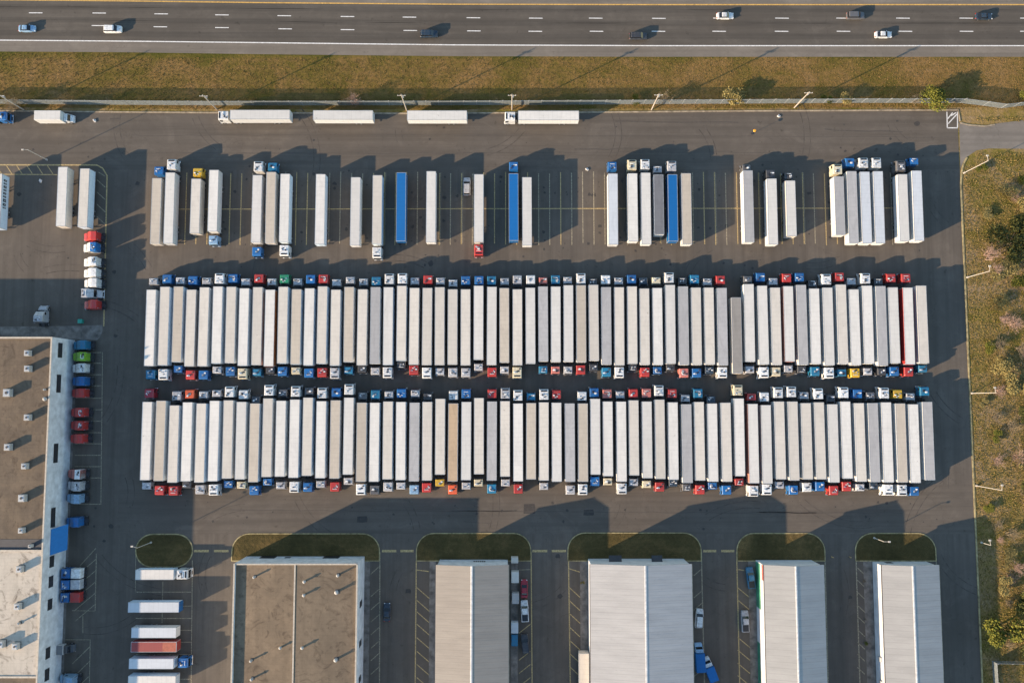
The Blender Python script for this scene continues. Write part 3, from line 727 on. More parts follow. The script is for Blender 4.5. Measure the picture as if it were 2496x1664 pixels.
row2 = rowdata('''204 305 1305 Wg Dm135 Sl1430
379 290 1315 Tg - Rm1500
550 350 1335 Cb Sm165 Rm1505
719 310 1320 Wg Om145 Kl1385
892 325 1335 Cb Sl165 Sm1490
1062 290 1320 Wb Sl150 Wh1505
1239 285 1285 Cg Wh105 Bl1410
1404 305 1295 Wg Wm150 Cl1420
1574 325 1330 Tb Kl235 Bm1500
1742 260 1265 Cg Wh85 Bl1380
1909 290 1260 Wg gl140 Sl1425''', 320, 920) + rowdata('''97 275 1275 Wb Wh100 Wh1470
265 250 1250 Cb gl120 Bm1460
435 295 1280 Wb Wh120 Sl1410
615 285 1285 Tg Bm125 Rm1455
785 250 1235 Wg Wh75 Sl1370
950 315 1325 Tg gl180 Wh1500
1115 315 1325 Wb Tm150 gm1495
1285 300 1295 Cb Sl165 Sm1455
1450 305 1305 Wb Bm135 Sl1430
1622 315 1320 gg Sl150 Lm1490
1785 305 1310 Cg Kl190 Rm1465
1950 265 1235 Cg - Yl1390''', 700, 920) + rowdata('''75 325 1320 Og Wm160 Om1490
243 305 1305 Wg Bm140 Sl1430
405 255 1230 Cg - Cl1390
570 300 1310 gg Rm140 Tm1480
737 295 1260 Cg Sh125 Sl1390
903 325 1320 Wg Wh150 Rm1480
1068 320 1295 Tg Tl190 -
1230 310 1310 Cg Wh140 Sl1435
1393 315 1325 Wg Rm150 -
1562 325 1325 gg - Sm1495
1728 325 1325 TW Wm170 Wh1500
1885 265 1235 WW Bm125 Bm1385
2045 300 1255 WW Pm140 Cl1375''', 1090, 920) + rowdata('''178 300 1325 WW Sl165 Wh1490
336 285 1245 CW Rm135 Sl1385
505 300 1280 WW Pm130 Cl1410
668 275 1290 CW Wh90 Rm1455
836 310 1300 WW Rm135 Nl1370
1011 335 1340 gW Sl210 gl1450
1171 305 1310 CW Tm135 Rm1490
1338 325 1325 WW Nl240 Bl1430
1511 315 1325 CW - Bm1495
1678 260 1255 WW Ch85 Rl1380
1855 330 1345 WP Rl195 Wh1520
2023 345 1350 WW Wm180 Wh1500''', 1480, 920) + rowdata('''103 300 1295 CW Wh115 Sl1420
273 300 1310 CW Wh105 Bm1495
443 320 1295 CW Sl175 Wm1460
611 310 1295 CW Wh130 Bm1450
781 335 1335 WW Kl210 Rm1500
946 300 1285 WW Wh115 Rm1450
1121 320 1325 CW Bm140 Sl1450
1295 320 1330 gW gl175 Nl1430
1465 310 1335 WW Wh120 Wh1505
1643 325 1335 TW Ym145 Wh1510
1808 335 1340 WW Sl190 Bm1510
1988 305 1305 gW Tm110 -''', 1880, 920)
def park_row(row, where):
    nn = ns = 0
    for i, (x, yt, yb, rf, sd_, tn, ts) in enumerate(row):
        yt += .8; A = P(x, yt, 4.12); B = P(x, yb, 4.12); B.x = A.x
        if i % 3 == 1: sd_ = sd_
        extra = {'WR': 'red-sided ', 'WP': 'pale-red-sided ', 'Wo': 'rust-sided '}.get(rf + sd_, '')
        trailer(A, B, rf, sd_, f"{extra}box trailer with {NAMES_R[rf]} roof, {nth(i + 1)} from the left in the {where} packed row", f'trailers in the {where} packed row')
        for t, rz, sgn in ((tn, 0, 1), (ts, math.pi, -1)):
            if t is None: continue
            c, k, y = t
            f = P(x, y, ROOFH[k]); hub = A.x
            end = A.y if sgn > 0 else B.y
            # never let the cab run into the trailer box
            fy = f.y
            if sgn > 0: fy = max(fy, end + TM[k]['cl'] + .12)
            else: fy = min(fy, end - TM[k]['cl'] - .12)
            if sgn > 0: nn += 1; lab = f"{cab_word(c, k)}, {nth(nn)} from left, north side of {where} packed row"
            else: ns += 1; lab = f"{cab_word(c, k)}, {nth(ns)} from left, south side of {where} packed row"
            tractor(Vector((hub + U(-.12, .12), fy)), rz + U(-.012, .012), c, k, lab, f'cabs of the {where} packed row', gear=True)
park_row(row1, 'upper'); park_row(row2, 'lower')

# ---- the loose top row
K2 = 3.92
top = []
def tr(x0, y0, x, ya, yb, rf, sd_, n=None, s=None):
    rec = [x0 + x / K2, y0 + ya / K2, y0 + yb / K2, rf, sd_]
    for t in (n, s): rec.append(None if t is None else (t[0], t[1], y0 + t[2] / K2))
    top.append(rec)
tr(350, 320, 127, 450, 1072, 'T', 'T', ('B', 'm', 335)); tr(350, 320, 255, 395, 1070, 'W', 'W', ('W', 'h', 265)); tr(350, 320, 501, 455, 972, 'C', 'T', ('Y', 'm', 350))
tr(350, 320, 672, 370, 955, 'W', 'W', None, ('L', 'm', 1090)); tr(350, 320, 1087, 420, 1060, 'W', 'g', ('W', 'h', 285), ('B', 'm', 1200)); tr(350, 320, 1219, 390, 1065, 'T', 'T', ('T', 'm', 298))
tr(350, 320, 1352, 407, 1055, 'W', 'b', None, ('W', 'h', 1197)); tr(350, 320, 1692, 410, 1078, 'W', 'b'); tr(350, 320, 2026, 440, 1088, 'W', 'g'); tr(350, 320, 2235, 422, 1075, 'C', 'b', None, ('W', 'h', 1217))
tr(900, 320, 307, 395, 1048, 'B', 'B'); tr(900, 320, 592, 382, 1058, 'W', 'g'); tr(900, 320, 1047, 412, 1055, 'W', 'W', None, ('R', 'h', 1192)); tr(900, 320, 1379, 403, 1045, 'B', 'B', ('B', 'm', 290)); tr(900, 320, 1507, 440, 1088, 'W', 'g')
tr(1420, 320, 289, 405, 1080, 'b', 'W', ('B', 'm', 290)); tr(1420, 320, 478, 402, 1050, 'W', 'W', ('C', 'h', 270)); tr(1420, 320, 603, 397, 1075, 'W', 'W', ('W', 'h', 265)); tr(1420, 320, 726, 415, 985, 'D', 'g', ('S', 'l', 330))
tr(1420, 320, 859, 412, 1050, 'B', 'B', ('S', 'h', 282)); tr(1420, 320, 990, 402, 1078, 'T', 'W'); tr(1420, 320, 1580, 375, 1058, 'g', 'W', ('g', 'l', 318)); tr(1420, 320, 1808, 452, 1080, 'W', 'W', ('K', 'm', 365)); tr(1420, 320, 1987, 472, 1000, 'W', 'T', ('K', 'l', 395))
tr(1896, 260, 583, 667, 1225, 'g', 'W', ('C', 'h', 548)); tr(1896, 260, 706, 618, 1303, 'g', 'W', ('B', 'm', 490)); tr(1896, 260, 832, 622, 1305, 'b', 'W', ('W', 'h', 487)); tr(1896, 260, 957, 618, 1303, 'b', 'W', ('W', 'h', 487))
tr(1896, 260, 1190, 647, 1283, 'W', 'W', ('g', 'h', 515)); tr(1896, 260, 1327, 612, 1280, 'b', 'W', ('B', 'l', 488))
c1 = 0
for i, (x, ya, yb, rf, sd_, n, s) in enumerate(top):
    A = P(x, ya, 4.12); B = P(x, yb, 4.12); B.x = A.x
    if s is not None and n is None: A, B = B, A
    trailer(A, B, rf, sd_, f"box trailer with {NAMES_R[rf]} roof, {nth(i + 1)} from the left in the loosely filled top row", 'trailers in the loosely filled top row')
    N_, S_ = (A, B) if A.y > B.y else (B, A)
    for t, rz, e, sg in ((n, 0, N_, 1), (s, math.pi, S_, -1)):
        if t is None: continue
        c, k, y = t; f = P(x, y, ROOFH[k]); fy = max(f.y, e.y + TM[k]['cl'] + .12) if sg > 0 else min(f.y, e.y - TM[k]['cl'] - .12)
        tractor(Vector((A.x, fy)), rz, c, k, f"{cab_word(c, k)} at {'north' if sg > 0 else 'south'} end of the {nth(i + 1)} trailer in top parking row", 'cabs in the loosely filled top row')
# ---- west yard trailers
for i, (x, ya, yb, hh, lab) in enumerate([(-6, 424, 555, 4.3, 'white trailer with dark lettering on its side, cut by the left picture edge'), (153.5, 407, 551, 4.3, 'brightest white trailer inside the west yard, left of a twin trailer'), (206.5, 411, 553, 4.3, 'pale cream trailer in the west yard beside the hatched yellow kerb')]):
    A = P(x, ya, hh); B = P(x, yb, hh); B.x = A.x
    t = trailer(A, B, 'W' if i < 2 else 'C', 'WTb'[i] if i else 'b', lab, 'trailers in the west yard', h=hh)
    if i == 0:
        mb = MB(); L = (A - B).length; yy = L / 2 - 1.2
        for k in range(9):
            w = U(.35, .95); z0 = 2.2 + U(-.05, .05)
            mb.box(1.275, 1.30, yy - w, yy, z0, z0 + 1.3); mb.box(1.30, 1.302, yy - w * .65, yy - w * .35, z0 + .4, z0 + .7, 1); yy -= w + .35
        obj('side_lettering', mb.mesh('side_lettering', [M['pN'], M['sW']]), t)
# ---- trailers along the north fence, lengthways
for i, (xa, xb, yc, rf, lab, tx) in enumerate([(560.5, 706, 279.5, 'W', 'white trailer along the north fence with white cab at its west end', 532), (763, 908.5, 280.5, 'W', 'white trailer by the north fence, red-edged tail, no cab, left of a similar one', None),
                                 (992, 1138, 281, 'W', 'white cabless trailer on the north kerb between utility poles two and three', None), (1263, 1411, 281.5, 'W', 'pale trailer on the north kerb directly below the upright utility pole', 1229)]):
    A = P(xa, yc, 4.12); B = P(xb, yc, 4.12); B.y = A.y; t = trailer(A, B, rf, 'W', lab, 'trailers parked along the north fence')
    if tx: f = P(tx, yc + 4, 2.8); tractor(Vector((min(f.x, A.x - 3.1), A.y)), math.pi / 2, 'W', 'h', ['white tractor nosing west near the yellow cab, along the north fence', 'white tractor nosing west under the upright utility pole by the north fence'][i // 3], 'tractors along the north fence')
# ---- box truck builder (van body + cab)
mb = MB(); mb.box(-.22, .22, -.02, .02, .0, .0 + .01)
def box_truck(front, rz, L, h, cabcol, boxcol, label, group=None, roofc='rW', w=1.2):
    t = thing('box_truck', label, 'truck', (front.x, front.y, 0), rz, group)
    c = MB(); c.loft([(0, .85, .45, 1.05), (-.25, .98, .4, 1.3), (-.75, 1.02, .4, 1.45), (-.8, 1.02, .4, 1.5), (-1.25, 1.0, .4, 2.25), (-1.4, 1.0, .4, 2.35), (-2.1, 1.0, .4, 2.38)], 0, .12)
    obj('cab', c.mesh('cab'), t, M['p' + cabcol])
    g = MB(); g.slab([(.86, -.80, 1.55), (.84, -1.22, 2.25), (-.84, -1.22, 2.25), (-.86, -.80, 1.55)][::-1], .05); obj('windshield', g.mesh('windshield', [M['glass']]), t)
    b = MB(); b.box(-w, w, -L, -2.2, .95, h - .02, 0, .03); obj('cargo_box', b.mesh('cargo_box'), t, M['s' + boxcol])
    r = MB(); r.box(-w + .06, w - .06, -L + .06, -2.26, h - .03, h + .01); obj('roof', r.mesh('roof'), t, M[roofc])
    f = MB(); f.box(-.45, .45, -L + .1, -.3, .6, .9); obj('chassis', f.mesh('chassis', [M['steel']]), t)
    bp = MB(); bp.box(-1, 1, -.08, .08, .35, .55); obj('bumper', bp.mesh('bumper', [M['chrome']]), t)
    for x in (-.88, .88):
        for y in (-1.0, -L + 1.5): obj('wheel', WHEEL, t, None, (x, y, .5))
    return t
# top-left trucks by the fence
f = P(178, 288, 1.6); box_truck(f, -math.pi / 2, 9.4, 3.9, 'W', 'W', 'white box truck with white cab parked by the north fence, far left', None, 'rW', 1.3)
f = P(21.5, 285, 2.4); tractor(Vector((f.x, f.y)), -math.pi / 2, 'B', 'm', 'blue cab cut by the left picture edge beside the north fence')if False else tractor(Vector((f.x, f.y)), -math.pi / 2, 'B', 'm', 'blue tractor cut off by the left picture edge beside the north fence', None)
# seven bobtails side by side inside the west yard
for i, (y, c, k, rz, x, lab) in enumerate([(577, 'R', 'v', 1, 202, 'bright red bobtail tractor, topmost of the side-by-side stack in the west yard'), (604, 'W', 'v', 1, 201, 'white bobtail tractor with blue rear, just below the bright red one, west yard'),
    (639, 'W', 'v', 1, 202, 'white bobtail tractor with grey roof, third down in the west yard stack'), (666, 'W', 'v', 1, 202, 'plain white bobtail tractor, fourth down in the west yard stack'), (690.5, 'W', 'v', 1, 203, 'plain white bobtail tractor, fifth down in the west yard stack'),
    (716, 'S', 'v', -1, 248, 'silver bobtail tractor nosing east, above the lowest red one, west yard'), (743, 'R', 'v', 1, 203, 'darker red bobtail tractor, lowest of the west yard stack')]):
    f = P(x, y, 1.8); t = tractor(Vector((f.x, f.y)), rz * math.pi / 2, c, k, lab, 'bobtail tractors stacked in the west yard', gear=(i in (1, 2, 5)))
    if i == 1:
        q = MB(); q.loft([(-2.95, 1.235, 1.0, 3.64), (-3.2, 1.235, 1.0, 3.72), (-4.52, 1.235, 1.0, 3.72)], 0, .14); obj('sleeper_panel', q.mesh('sleeper_panel'), t, M['pB'])
f = P(101, 744, 2.2); tractor(Vector((f.x, f.y)), 0, 'S', 'v', 'silver bobtail tractor standing alone above the west warehouse roof', None)
# docked at the west warehouse
for i, (y, x, c, k, lab) in enumerate([(842, 171, 'T', 'v', 'dark teal tractor at the top dock of the west warehouse'), (869, 168, 'V', 'v', 'lime green tractor docked at the west warehouse'), (898, 168, 'W', 'v', 'white and blue tractor docked between the lime and the blue ones'),
    (929, 169, 'B', 'v', 'plain blue tractor docked between a white and a red one'), (958, 168, 'R', 'v', 'red tractor docked alone just below the plain blue one'), (1005, 166, 'R', 'v', 'red tractor, upper of three reds docked together at the west warehouse'),
    (1036, 165, 'R', 'v', 'red tractor, middle of three reds docked together at the west warehouse'), (1069, 164, 'R', 'v', 'red tractor, lower of three reds docked together at the west warehouse'), (1154, 157, 'P', 'v', 'red and white tractor docked above a green-trimmed white one'),
    (1183, 156, 'S', 'v', 'white tractor with dark roof hatches docked below the red and white one'), (1214, 155, 'L', 'v', 'pale grey-blue tractor, lowest of the trio docked mid warehouse'), (1272, 154, 'B', 'v', 'blue tractor docked just above the blue awning'),
    (1395, 147, 'B', 'm', 'blue truck, top of the trio docked below the blue awning'), (1423, 147, 'B', 'm', 'blue truck, middle of the trio docked below the blue awning'), (1454, 146, 'B', 'm', 'blue and red truck, lowest of the trio below the blue awning'),
    (1656, 136, 'L', 'v', 'light blue tractor at the bottom picture edge beside the west warehouse')]):
    f = P(x + 4, y, 2.0)
    f.x = max(f.x, P(127, 822, 10.8).x + .35)
    t = tractor(Vector((f.x, f.y)), math.pi / 2 + U(-.03, .03), c, k, lab, 'trucks docked along the west warehouse', gear=(i in (1, 2, 5, 6, 8, 9)))
    if i in (8, 12, 13, 14):
        q = MB(); a, b_ = ((-3.0, -4.5) if k == 'v' else (-2.7, -5.2)); q.box(-1.235, 1.235, b_, a, 1.0, 3.74 if k == 'v' else 3.0, 0, .1)
        obj('cargo_body', q.mesh('cargo_body'), t, M['p' + {8: 'W', 12: 'W', 13: 'S', 14: 'R'}[i]])
# stalls column, lower left: lengthways
for i, (xa, xb, y, rf, sd_, cab, lab) in enumerate([(423, 330, 1400, 'W', 'b', ('W', 'h', 462), 'short white trailer in the stall just below the oval grass island'), (435.5, 312, 1479.5, 'b', 'b', None, 'pale trailer with blue nose, alone in the second stall below the oval island'),
    (429, 320, 1541.5, 'b', 'g', None, 'white round-cornered trailer directly above the oxide red one'), (430, 319, 1576, 'R', 'O', None, 'oxide red trailer with an orange front section, in the lower left stalls'),
    (422.5, 314, 1617, 'b', 'b', ('B', 'm', 461), 'white trailer with blue cab just below the oxide red trailer'), (428, 312, 1659, 'W', 'b', None, 'white trailer at the bottom picture edge, lowest in the left stalls')]):
    A = P(xa, y, 3.8); B = P(xb, y, 3.8); B.y = A.y; t = trailer(A, B, rf, sd_, lab, 'trailers in the lower left stalls', h=3.8)
    L = (A - B).length
    if rf == 'R':
        q = MB(); q.box(-1.19, 1.19, L / 2 - 3.6, L / 2 - .1, 3.72, 3.806); obj('front_panel', q.mesh('front_panel', [M['terracotta']]), t)
    if i == 1:
        q = MB(); q.box(-1.28, 1.28, L / 2, L / 2 + .12, 1.2, 3.8); obj('nose_panel', q.mesh('nose_panel', [M['pB']]), t)
    if cab: f = P(cab[2], y + 3, 2.6); tractor(Vector((max(f.x, A.x + TM[cab[1]]['cl'] + .1), A.y)), -math.pi / 2, cab[0], cab[1], ['white cab facing east just below the oval grass island', 'blue cab facing east in the lower left stalls'][i // 4], 'cabs in the lower left stalls')
A = P(1441 - 17.5, 1592, 3.8); B = Vector((A.x, A.y - 13, 3.8)); trailer(A, B, 'C', 'T', 'cream trailer parked north-south against the wide white-roofed shed', None, h=3.8)

# ------------------------------------------------------------------ cars
def car_meshes(kind):
    W = .92
    if kind == 'sedan':
        body = [(2.35, .62, .35, .55), (2.2, .82, .25, .68), (1.6, .9, .22, .80), (.95, W, .22, .90), (-1.2, W, .22, .92), (-1.9, .9, .22, .95), (-2.25, .82, .28, .88), (-2.4, .66, .38, .7)]
        cab = [(1.05, .72, .86, .90), (.35, .70, .86, 1.38), (.1, .68, .86, 1.44), (-.8, .68, .86, 1.44), (-1.05, .70, .86, 1.38), (-1.75, .72, .86, .93)]; roof = [(.32, .60, 1.38, 1.42), (.05, .62, 1.4, 1.475), (-.8, .62, 1.4, 1.475), (-1.05, .6, 1.36, 1.41)]
    elif kind == 'suv':
        W = .98
        body = [(2.45, .7, .4, .75), (2.3, .88, .3, .95), (1.5, .96, .28, 1.08), (1.1, W, .28, 1.12), (-2.2, W, .28, 1.12), (-2.5, .9, .35, 1.0)]
        cab = [(1.25, .82, 1.05, 1.1), (.55, .8, 1.05, 1.66), (.3, .78, 1.05, 1.72), (-1.9, .78, 1.05, 1.72), (-2.1, .8, 1.05, 1.66), (-2.4, .84, 1.05, 1.1)]; roof = [(.55, .70, 1.66, 1.70), (.25, .74, 1.68, 1.78), (-1.95, .74, 1.68, 1.78), (-2.15, .70, 1.64, 1.69)]
    else:
        W = .98
        body = [(2.75, .72, .45, .8), (2.6, .9, .35, 1.02), (1.5, .97, .33, 1.12), (1.2, W, .33, 1.14), (-.75, W, .33, 1.16), (-.8, W, .33, 1.16), (-2.7, W, .38, 1.16), (-2.8, .96, .45, 1.1)]
        cab = [(1.35, .82, 1.08, 1.12), (.8, .8, 1.08, 1.72), (.55, .78, 1.08, 1.8), (-.45, .78, 1.08, 1.8), (-.6, .8, 1.08, 1.74), (-.78, .84, 1.08, 1.12)]; roof = [(.8, .7, 1.72, 1.76), (.5, .74, 1.76, 1.85), (-.45, .74, 1.76, 1.85), (-.6, .7, 1.74, 1.78)]
    b = MB(); b.loft(body, 0, .1); g = MB(); g.loft(cab, 0, .06); r = MB(); r.loft(roof, 0, .03)
    out = dict(body=b.mesh('body'), glass=g.mesh('windows', [M['glass']]), roof=r.mesh('roof'))
    y0, y1 = body[0][0], body[-1][0]
    for nm, yy, m_, z in (('headlight', y0 - .12, 'lampW', .62), ('taillight', y1 + .06, 'lampR', .72)):
        for sg in (-1, 1):
            q = MB(); q.box(min(sg * .55, sg * .8), max(sg * .55, sg * .8), yy - .09, yy + .09, z, z + .14); out[(nm, sg)] = q.mesh(nm, [M[m_]])
    q = MB(); q.cyl((-.12, 0, 0), (.12, 0, 0), .34, 14, 0); q.cyl((-.13, 0, 0), (.13, 0, 0), .2, 10, 1); out['wheel'] = q.mesh('wheel', [M['tyre'], M['rim']])
    mr = []
    for sg in (-1, 1):
        q = MB(); q.box(min(sg * .9, sg * 1.08), max(sg * .9, sg * 1.08), .75, .87, W * .98, W * .98 + .16, 0, .03); mr.append(q.mesh('mirror'))
    out['mirror'] = mr
    if kind == 'pickup':
        q = MB(); q.box(-.78, .78, -2.62, -.92, 1.155, 1.17, 0); out['bed'] = q.mesh('cargo_bed', [M['dark']])
    out['ax'] = (y0 - .85, y1 + .85); return out
CM = {k: car_meshes(k) for k in ('sedan', 'suv', 'pickup')}
def car(px, py, rz, kind, col, label, group=None, bedcol=None):
    p = P(px, py, .9); m = CM[kind]; t = thing({'sedan': 'sedan', 'suv': 'suv', 'pickup': 'pickup_truck'}[kind], label, {'sedan': 'car', 'suv': 'car', 'pickup': 'pickup'}[kind], (p.x, p.y, 0.02 if py < 140 else 0), rz, group); pm = M['p' + col]
    obj('body', m['body'], t, pm); obj('windows', m['glass'], t); obj('roof', m['roof'], t, pm)
    for k in m:
        if isinstance(k, tuple): obj(k[0], m[k], t)
    for q in m['mirror']: obj('mirror', q, t, pm)
    for x in (-.80, .80):
        for y in m['ax']: obj('wheel', m['wheel'], t, None, (x, y, .34))
    if 'bed' in m: obj('cargo_bed', m['bed'], t)
    return t
E_ = -math.pi / 2; G = 'vehicles driving on the highway'
car(65, 69, E_, 'sedan', 'L', 'pale blue-white sedan leftmost on the highway', G); car(275, 71, E_, 'suv', 'W', 'white van-like vehicle second from the left on the highway', G)
car(1046, 82.5, E_, 'suv', 'N', 'dark blue-green vehicle in the near lane left of the highway centre', G); car(1556, 88, E_, 'suv', 'K', 'black vehicle in the near lane right of the highway centre', G)
car(1768, 38, E_, 'sedan', 'W', 'white sedan in the middle lane casting a shadow on the yellow line', G); car(2086, 38, E_, 'suv', 'g', 'dark grey vehicle in the middle lane above a white car', G)
car(2154, 84, E_, 'sedan', 'W', 'white sedan in the near lane on the right, next to the dark grey one', G); car(2399, 39.5, E_, 'sedan', 'N', 'dark navy sedan rightmost on the highway', G)
car(1138, 454, 0, 'suv', 'S', 'white car alone in the top parking row beside a red-cabbed trailer', None)
car(943, 1491, 0, 'sedan', 'N', 'dark blue sedan in the aisle right of the flat brown-roofed warehouse', None)
car(1278, 1434, 0, 'sedan', 'D', 'dark red car beside the beige-roofed shed', None); car(1279, 1488, .05, 'pickup', 'W', 'white pickup beside the beige-roofed shed', None); car(1280, 1568, .1, 'suv', 'K', 'black car lowest beside the beige-roofed shed', None)
car(1704.5, 1506, -.1, 'suv', 'W', 'white car angled against the east side of the widest pale shed', None); car(1830, 1407, .12, 'pickup', 'T', 'teal pickup west of the green-walled shed', None); car(1816.5, 1513, .03, 'pickup', 'S', 'grey pickup west of the green-walled shed', None)
f = P(1702, 1567, 1.2); box_truck(f, .05, 7.0, 2.9, 'L', 'B', 'light blue box truck east of the widest pale shed', 'blue trucks by the widest shed', 'rB')
f = P(1719, 1602, 1.2); box_truck(f, .35, 6.0, 2.8, 'W', 'B', 'white-cabbed blue box truck parked askew east of the widest shed', 'blue trucks by the widest shed', 'rB')
f = P(160 + 20, 1580, 1.4); tt = box_truck(f, E_, 6.0, 2.8, 'K', 'k', 'dark truck parked at the foot of the west warehouse wall', None, 'rD')
# skips and small containers beside the beige shed
def container(x0, x1, y0, y1, h, m, label):
    a = P(x0, y1, h); b = P(x1, y0, h); mb = MB(); mb.box(a.x, b.x, a.y, b.y, 0.12, h - .05, 0)
    for k in range(int((b.y - a.y) / .5)): y = a.y + .2 + k * .5; mb.box(a.x - .03, a.x + .01, y, y + .2, .2, h - .15, 0); mb.box(b.x - .01, b.x + .03, y, y + .2, .2, h - .15, 0)
    mb.box(a.x, a.x + .2, a.y, b.y, 0, .12, 1); mb.box(b.x - .2, b.x, a.y, b.y, 0, .12, 1)
    t = thing('storage_container', label, 'container', group='containers beside the beige-roofed shed'); obj('container_body', mb.mesh('container_body', [m, M['steel']]), t)
    r = MB(); r.box(a.x + .08, b.x - .08, a.y + .08, b.y - .08, h - .05, h, 0, .02); obj('lid', r.mesh('lid', [m]), t)
container(1246, 1263, 1358, 1372, 2.2, M['rC'], 'cream container, northernmost beside the beige-roofed shed'); container(1246.5, 1264.5, 1393, 1420, 2.6, M['rW'], 'white container second down beside the beige-roofed shed')
container(1248, 1265, 1445, 1471, 2.4, M['rg'], 'stained grey-white container third down beside the beige-roofed shed'); container(1246, 1263, 1517, 1543, 2.4, M['rb'], 'pale blue container next to a black car by the beige shed'); container(1246.5, 1262, 1546, 1574, 1.8, M['pT'], 'dull teal container, southernmost beside the beige shed')

# ------------------------------------------------------------------ buildings
def wallbox(mb, x0, x1, y0, y1, z0, z1, mi=0): mb.box(x0, x1, y0, y1, z0, z1, mi)
def gable(pxL, pxM, pxR, pyT, h, rise, mat, label, wall, extra=None):
    a = P(pxL, pyT, h); m_ = P(pxM, pyT + 3, h + rise); c = P(pxR, pyT, h); y1 = a.y; y0 = -150.0; xm = m_.x; x0, x1 = a.x, c.x
    t = thing('warehouse', label, 'building', (xm, y1, 0), 0, 'gabled sheds along the south side')
    def loc(v): return (v[0] - xm, v[1] - y1, v[2])
    w = MB(); e = .25
    q = [(x0 + e, y1 - .3), (x1 - e, y1 - .3), (x1 - e, y0), (x0 + e, y0)]
    zs = (h - .05, h - .05)
    sl_l = rise / (xm - x0); sl_r = rise / (x1 - xm)
    N = [(x0 + e, y1 - .3, 0), (x1 - e, y1 - .3, 0), (x1 - e, y1 - .3, h + e * sl_r - .1), (xm, y1 - .3, h + rise - .1), (x0 + e, y1 - .3, h + e * sl_l - .1)]
    S = [(v[0], y0, v[2]) for v in N]
    vs = [loc(v) for v in N + S]
    w.add(vs, [(4, 3, 2, 1, 0), (5, 6, 7, 8, 9), (0, 5, 9, 4), (1, 2, 7, 6), (0, 1, 6, 5)])
    obj('wall', w.mesh('wall', [wall]), t)
    for nm, xa, xb, za, zb in (('roof_panel', x0, xm, h, h + rise), ('roof_panel', xm, x1, h + rise, h)):
        r = MB(); r.slab([loc((xa, y0 - .2, za - .08)), loc((xb, y0 - .2, zb - .08)), loc((xb, y1, zb - .08)), loc((xa, y1, za - .08))], .1)
        n = int((y1 - y0) / 1.5)
        for i in range(n):       # standing seams
            y = y1 - .5 - i * 1.5
            if y < -112: break
            A, B = loc((xa, y, za + .022)), loc((xb, y, zb + .022)); A2, B2 = loc((xa, y - .05, za + .022)), loc((xb, y - .05, zb + .022))
            r.slab([A2, B2, B, A], .012)
        obj(nm, r.mesh(nm, [mat]), t)
    rc = MB(); rc.slab([loc((xm - .28, y0, h + rise - .28 * sl_l + .06)), loc((xm, y0, h + rise + .06)), loc((xm, y1 + .03, h + rise + .06)), loc((xm - .28, y1 + .03, h + rise - .28 * sl_l + .06))], .03)
    rc.slab([loc((xm, y0, h + rise + .06)), loc((xm + .28, y0, h + rise - .28 * sl_r + .06)), loc((xm + .28, y1 + .03, h + rise - .28 * sl_r + .06)), loc((xm, y1 + .03, h + rise + .06))], .03); obj('ridge_cap', rc.mesh('ridge_cap', [M['ridge']]), t)
    for xa, sg in ((x0, -1), (x1, 1)):
        g = MB(); g.box(xa - .18 if sg < 0 else xa + .02, xa - .02 if sg < 0 else xa + .18, y0, y1, h - .22, h - .04); o = obj('gutter', g.mesh('gutter', [M['steel'] if sg < 0 else M['kerb']]), t); o.location = (-xm, -y1, 0)
    fa = MB(); fa.slab([loc((x0, y1 + .0, h - .02)), loc((xm, y1, h + rise - .02)), loc((xm, y1, h + rise - .32)), loc((x0, y1, h - .32))], -.05); fa.slab([loc((xm, y1, h + rise - .02)), loc((x1, y1, h - .02)), loc((x1, y1, h - .32)), loc((xm, y1, h + rise - .32))], -.05)
    obj('fascia', fa.mesh('fascia', [M['ridge']]), t)
    if extra: extra(t, loc, x0 + e, x1 - e, y1 - .3, h)
    return t
def doors_on_north(lst):
    """lst: (px0, px1, z0, z1, name)"""
    def f(t, loc, x0, x1, yw, h):
        for (pa, pb, z0, z1, nm) in lst:
            a = P(pa, 1362, 2).x; b = P(pb, 1362, 2).x; A = loc((a, yw, z0)); B = loc((b, yw + .06, z1)); mb = MB(); mb.box(A[0], B[0], A[1], B[1] , z0, z1); obj(nm, mb.mesh(nm, [M['dark']]), t)
    return f
def ex2(t, loc, x0, x1, yw, h):
    a = P(1154, 1364, 2).x; b = P(1184, 1364, 2).x; n = 6; w = (b - a) / n
    for i in range(n):
        A = loc((a + i * w + .06, yw, 1.9)); mb = MB(); mb.box(A[0], A[0] + w - .14, A[1], A[1] + .05, 1.9, 3.2); obj('window', mb.mesh('window', [M['dark']]), t)
gable(1062.6, 1149.6, 1239.6, 1376, 8.6, 1.7, M['ribT'], 'beige ribbed-roof shed, left of the four gabled ones, beside containers', M['wallG'], ex2)
def ex3(t, loc, x0, x1, yw, h):
    doors_on_north([(1486, 1513, .1, 4.0, 'loading_door'), (1590, 1612, .1, 4.0, 'loading_door')])(t, loc, x0, x1, yw, h)
    for pa, pb in ((1484, 1515), (1588, 1614)):
        a = loc((P(pa, 1362, 4).x, yw, 4.1)); b = loc((P(pb, 1362, 4).x, yw, 4.1)); mb = MB(); mb.slab([(a[0], a[1], 4.3), (b[0], a[1], 4.3), (b[0], a[1] + 1.6, 4.0), (a[0], a[1] + 1.6, 4.0)], .08); obj('canopy', mb.mesh('canopy', [M['steel']]), t)
gable(1438.5, 1572.7, 1686, 1374, 8.8, 2.2, M['ribW'], 'widest pale ribbed-roof shed, second of the four gabled ones', M['wallW'], ex3)
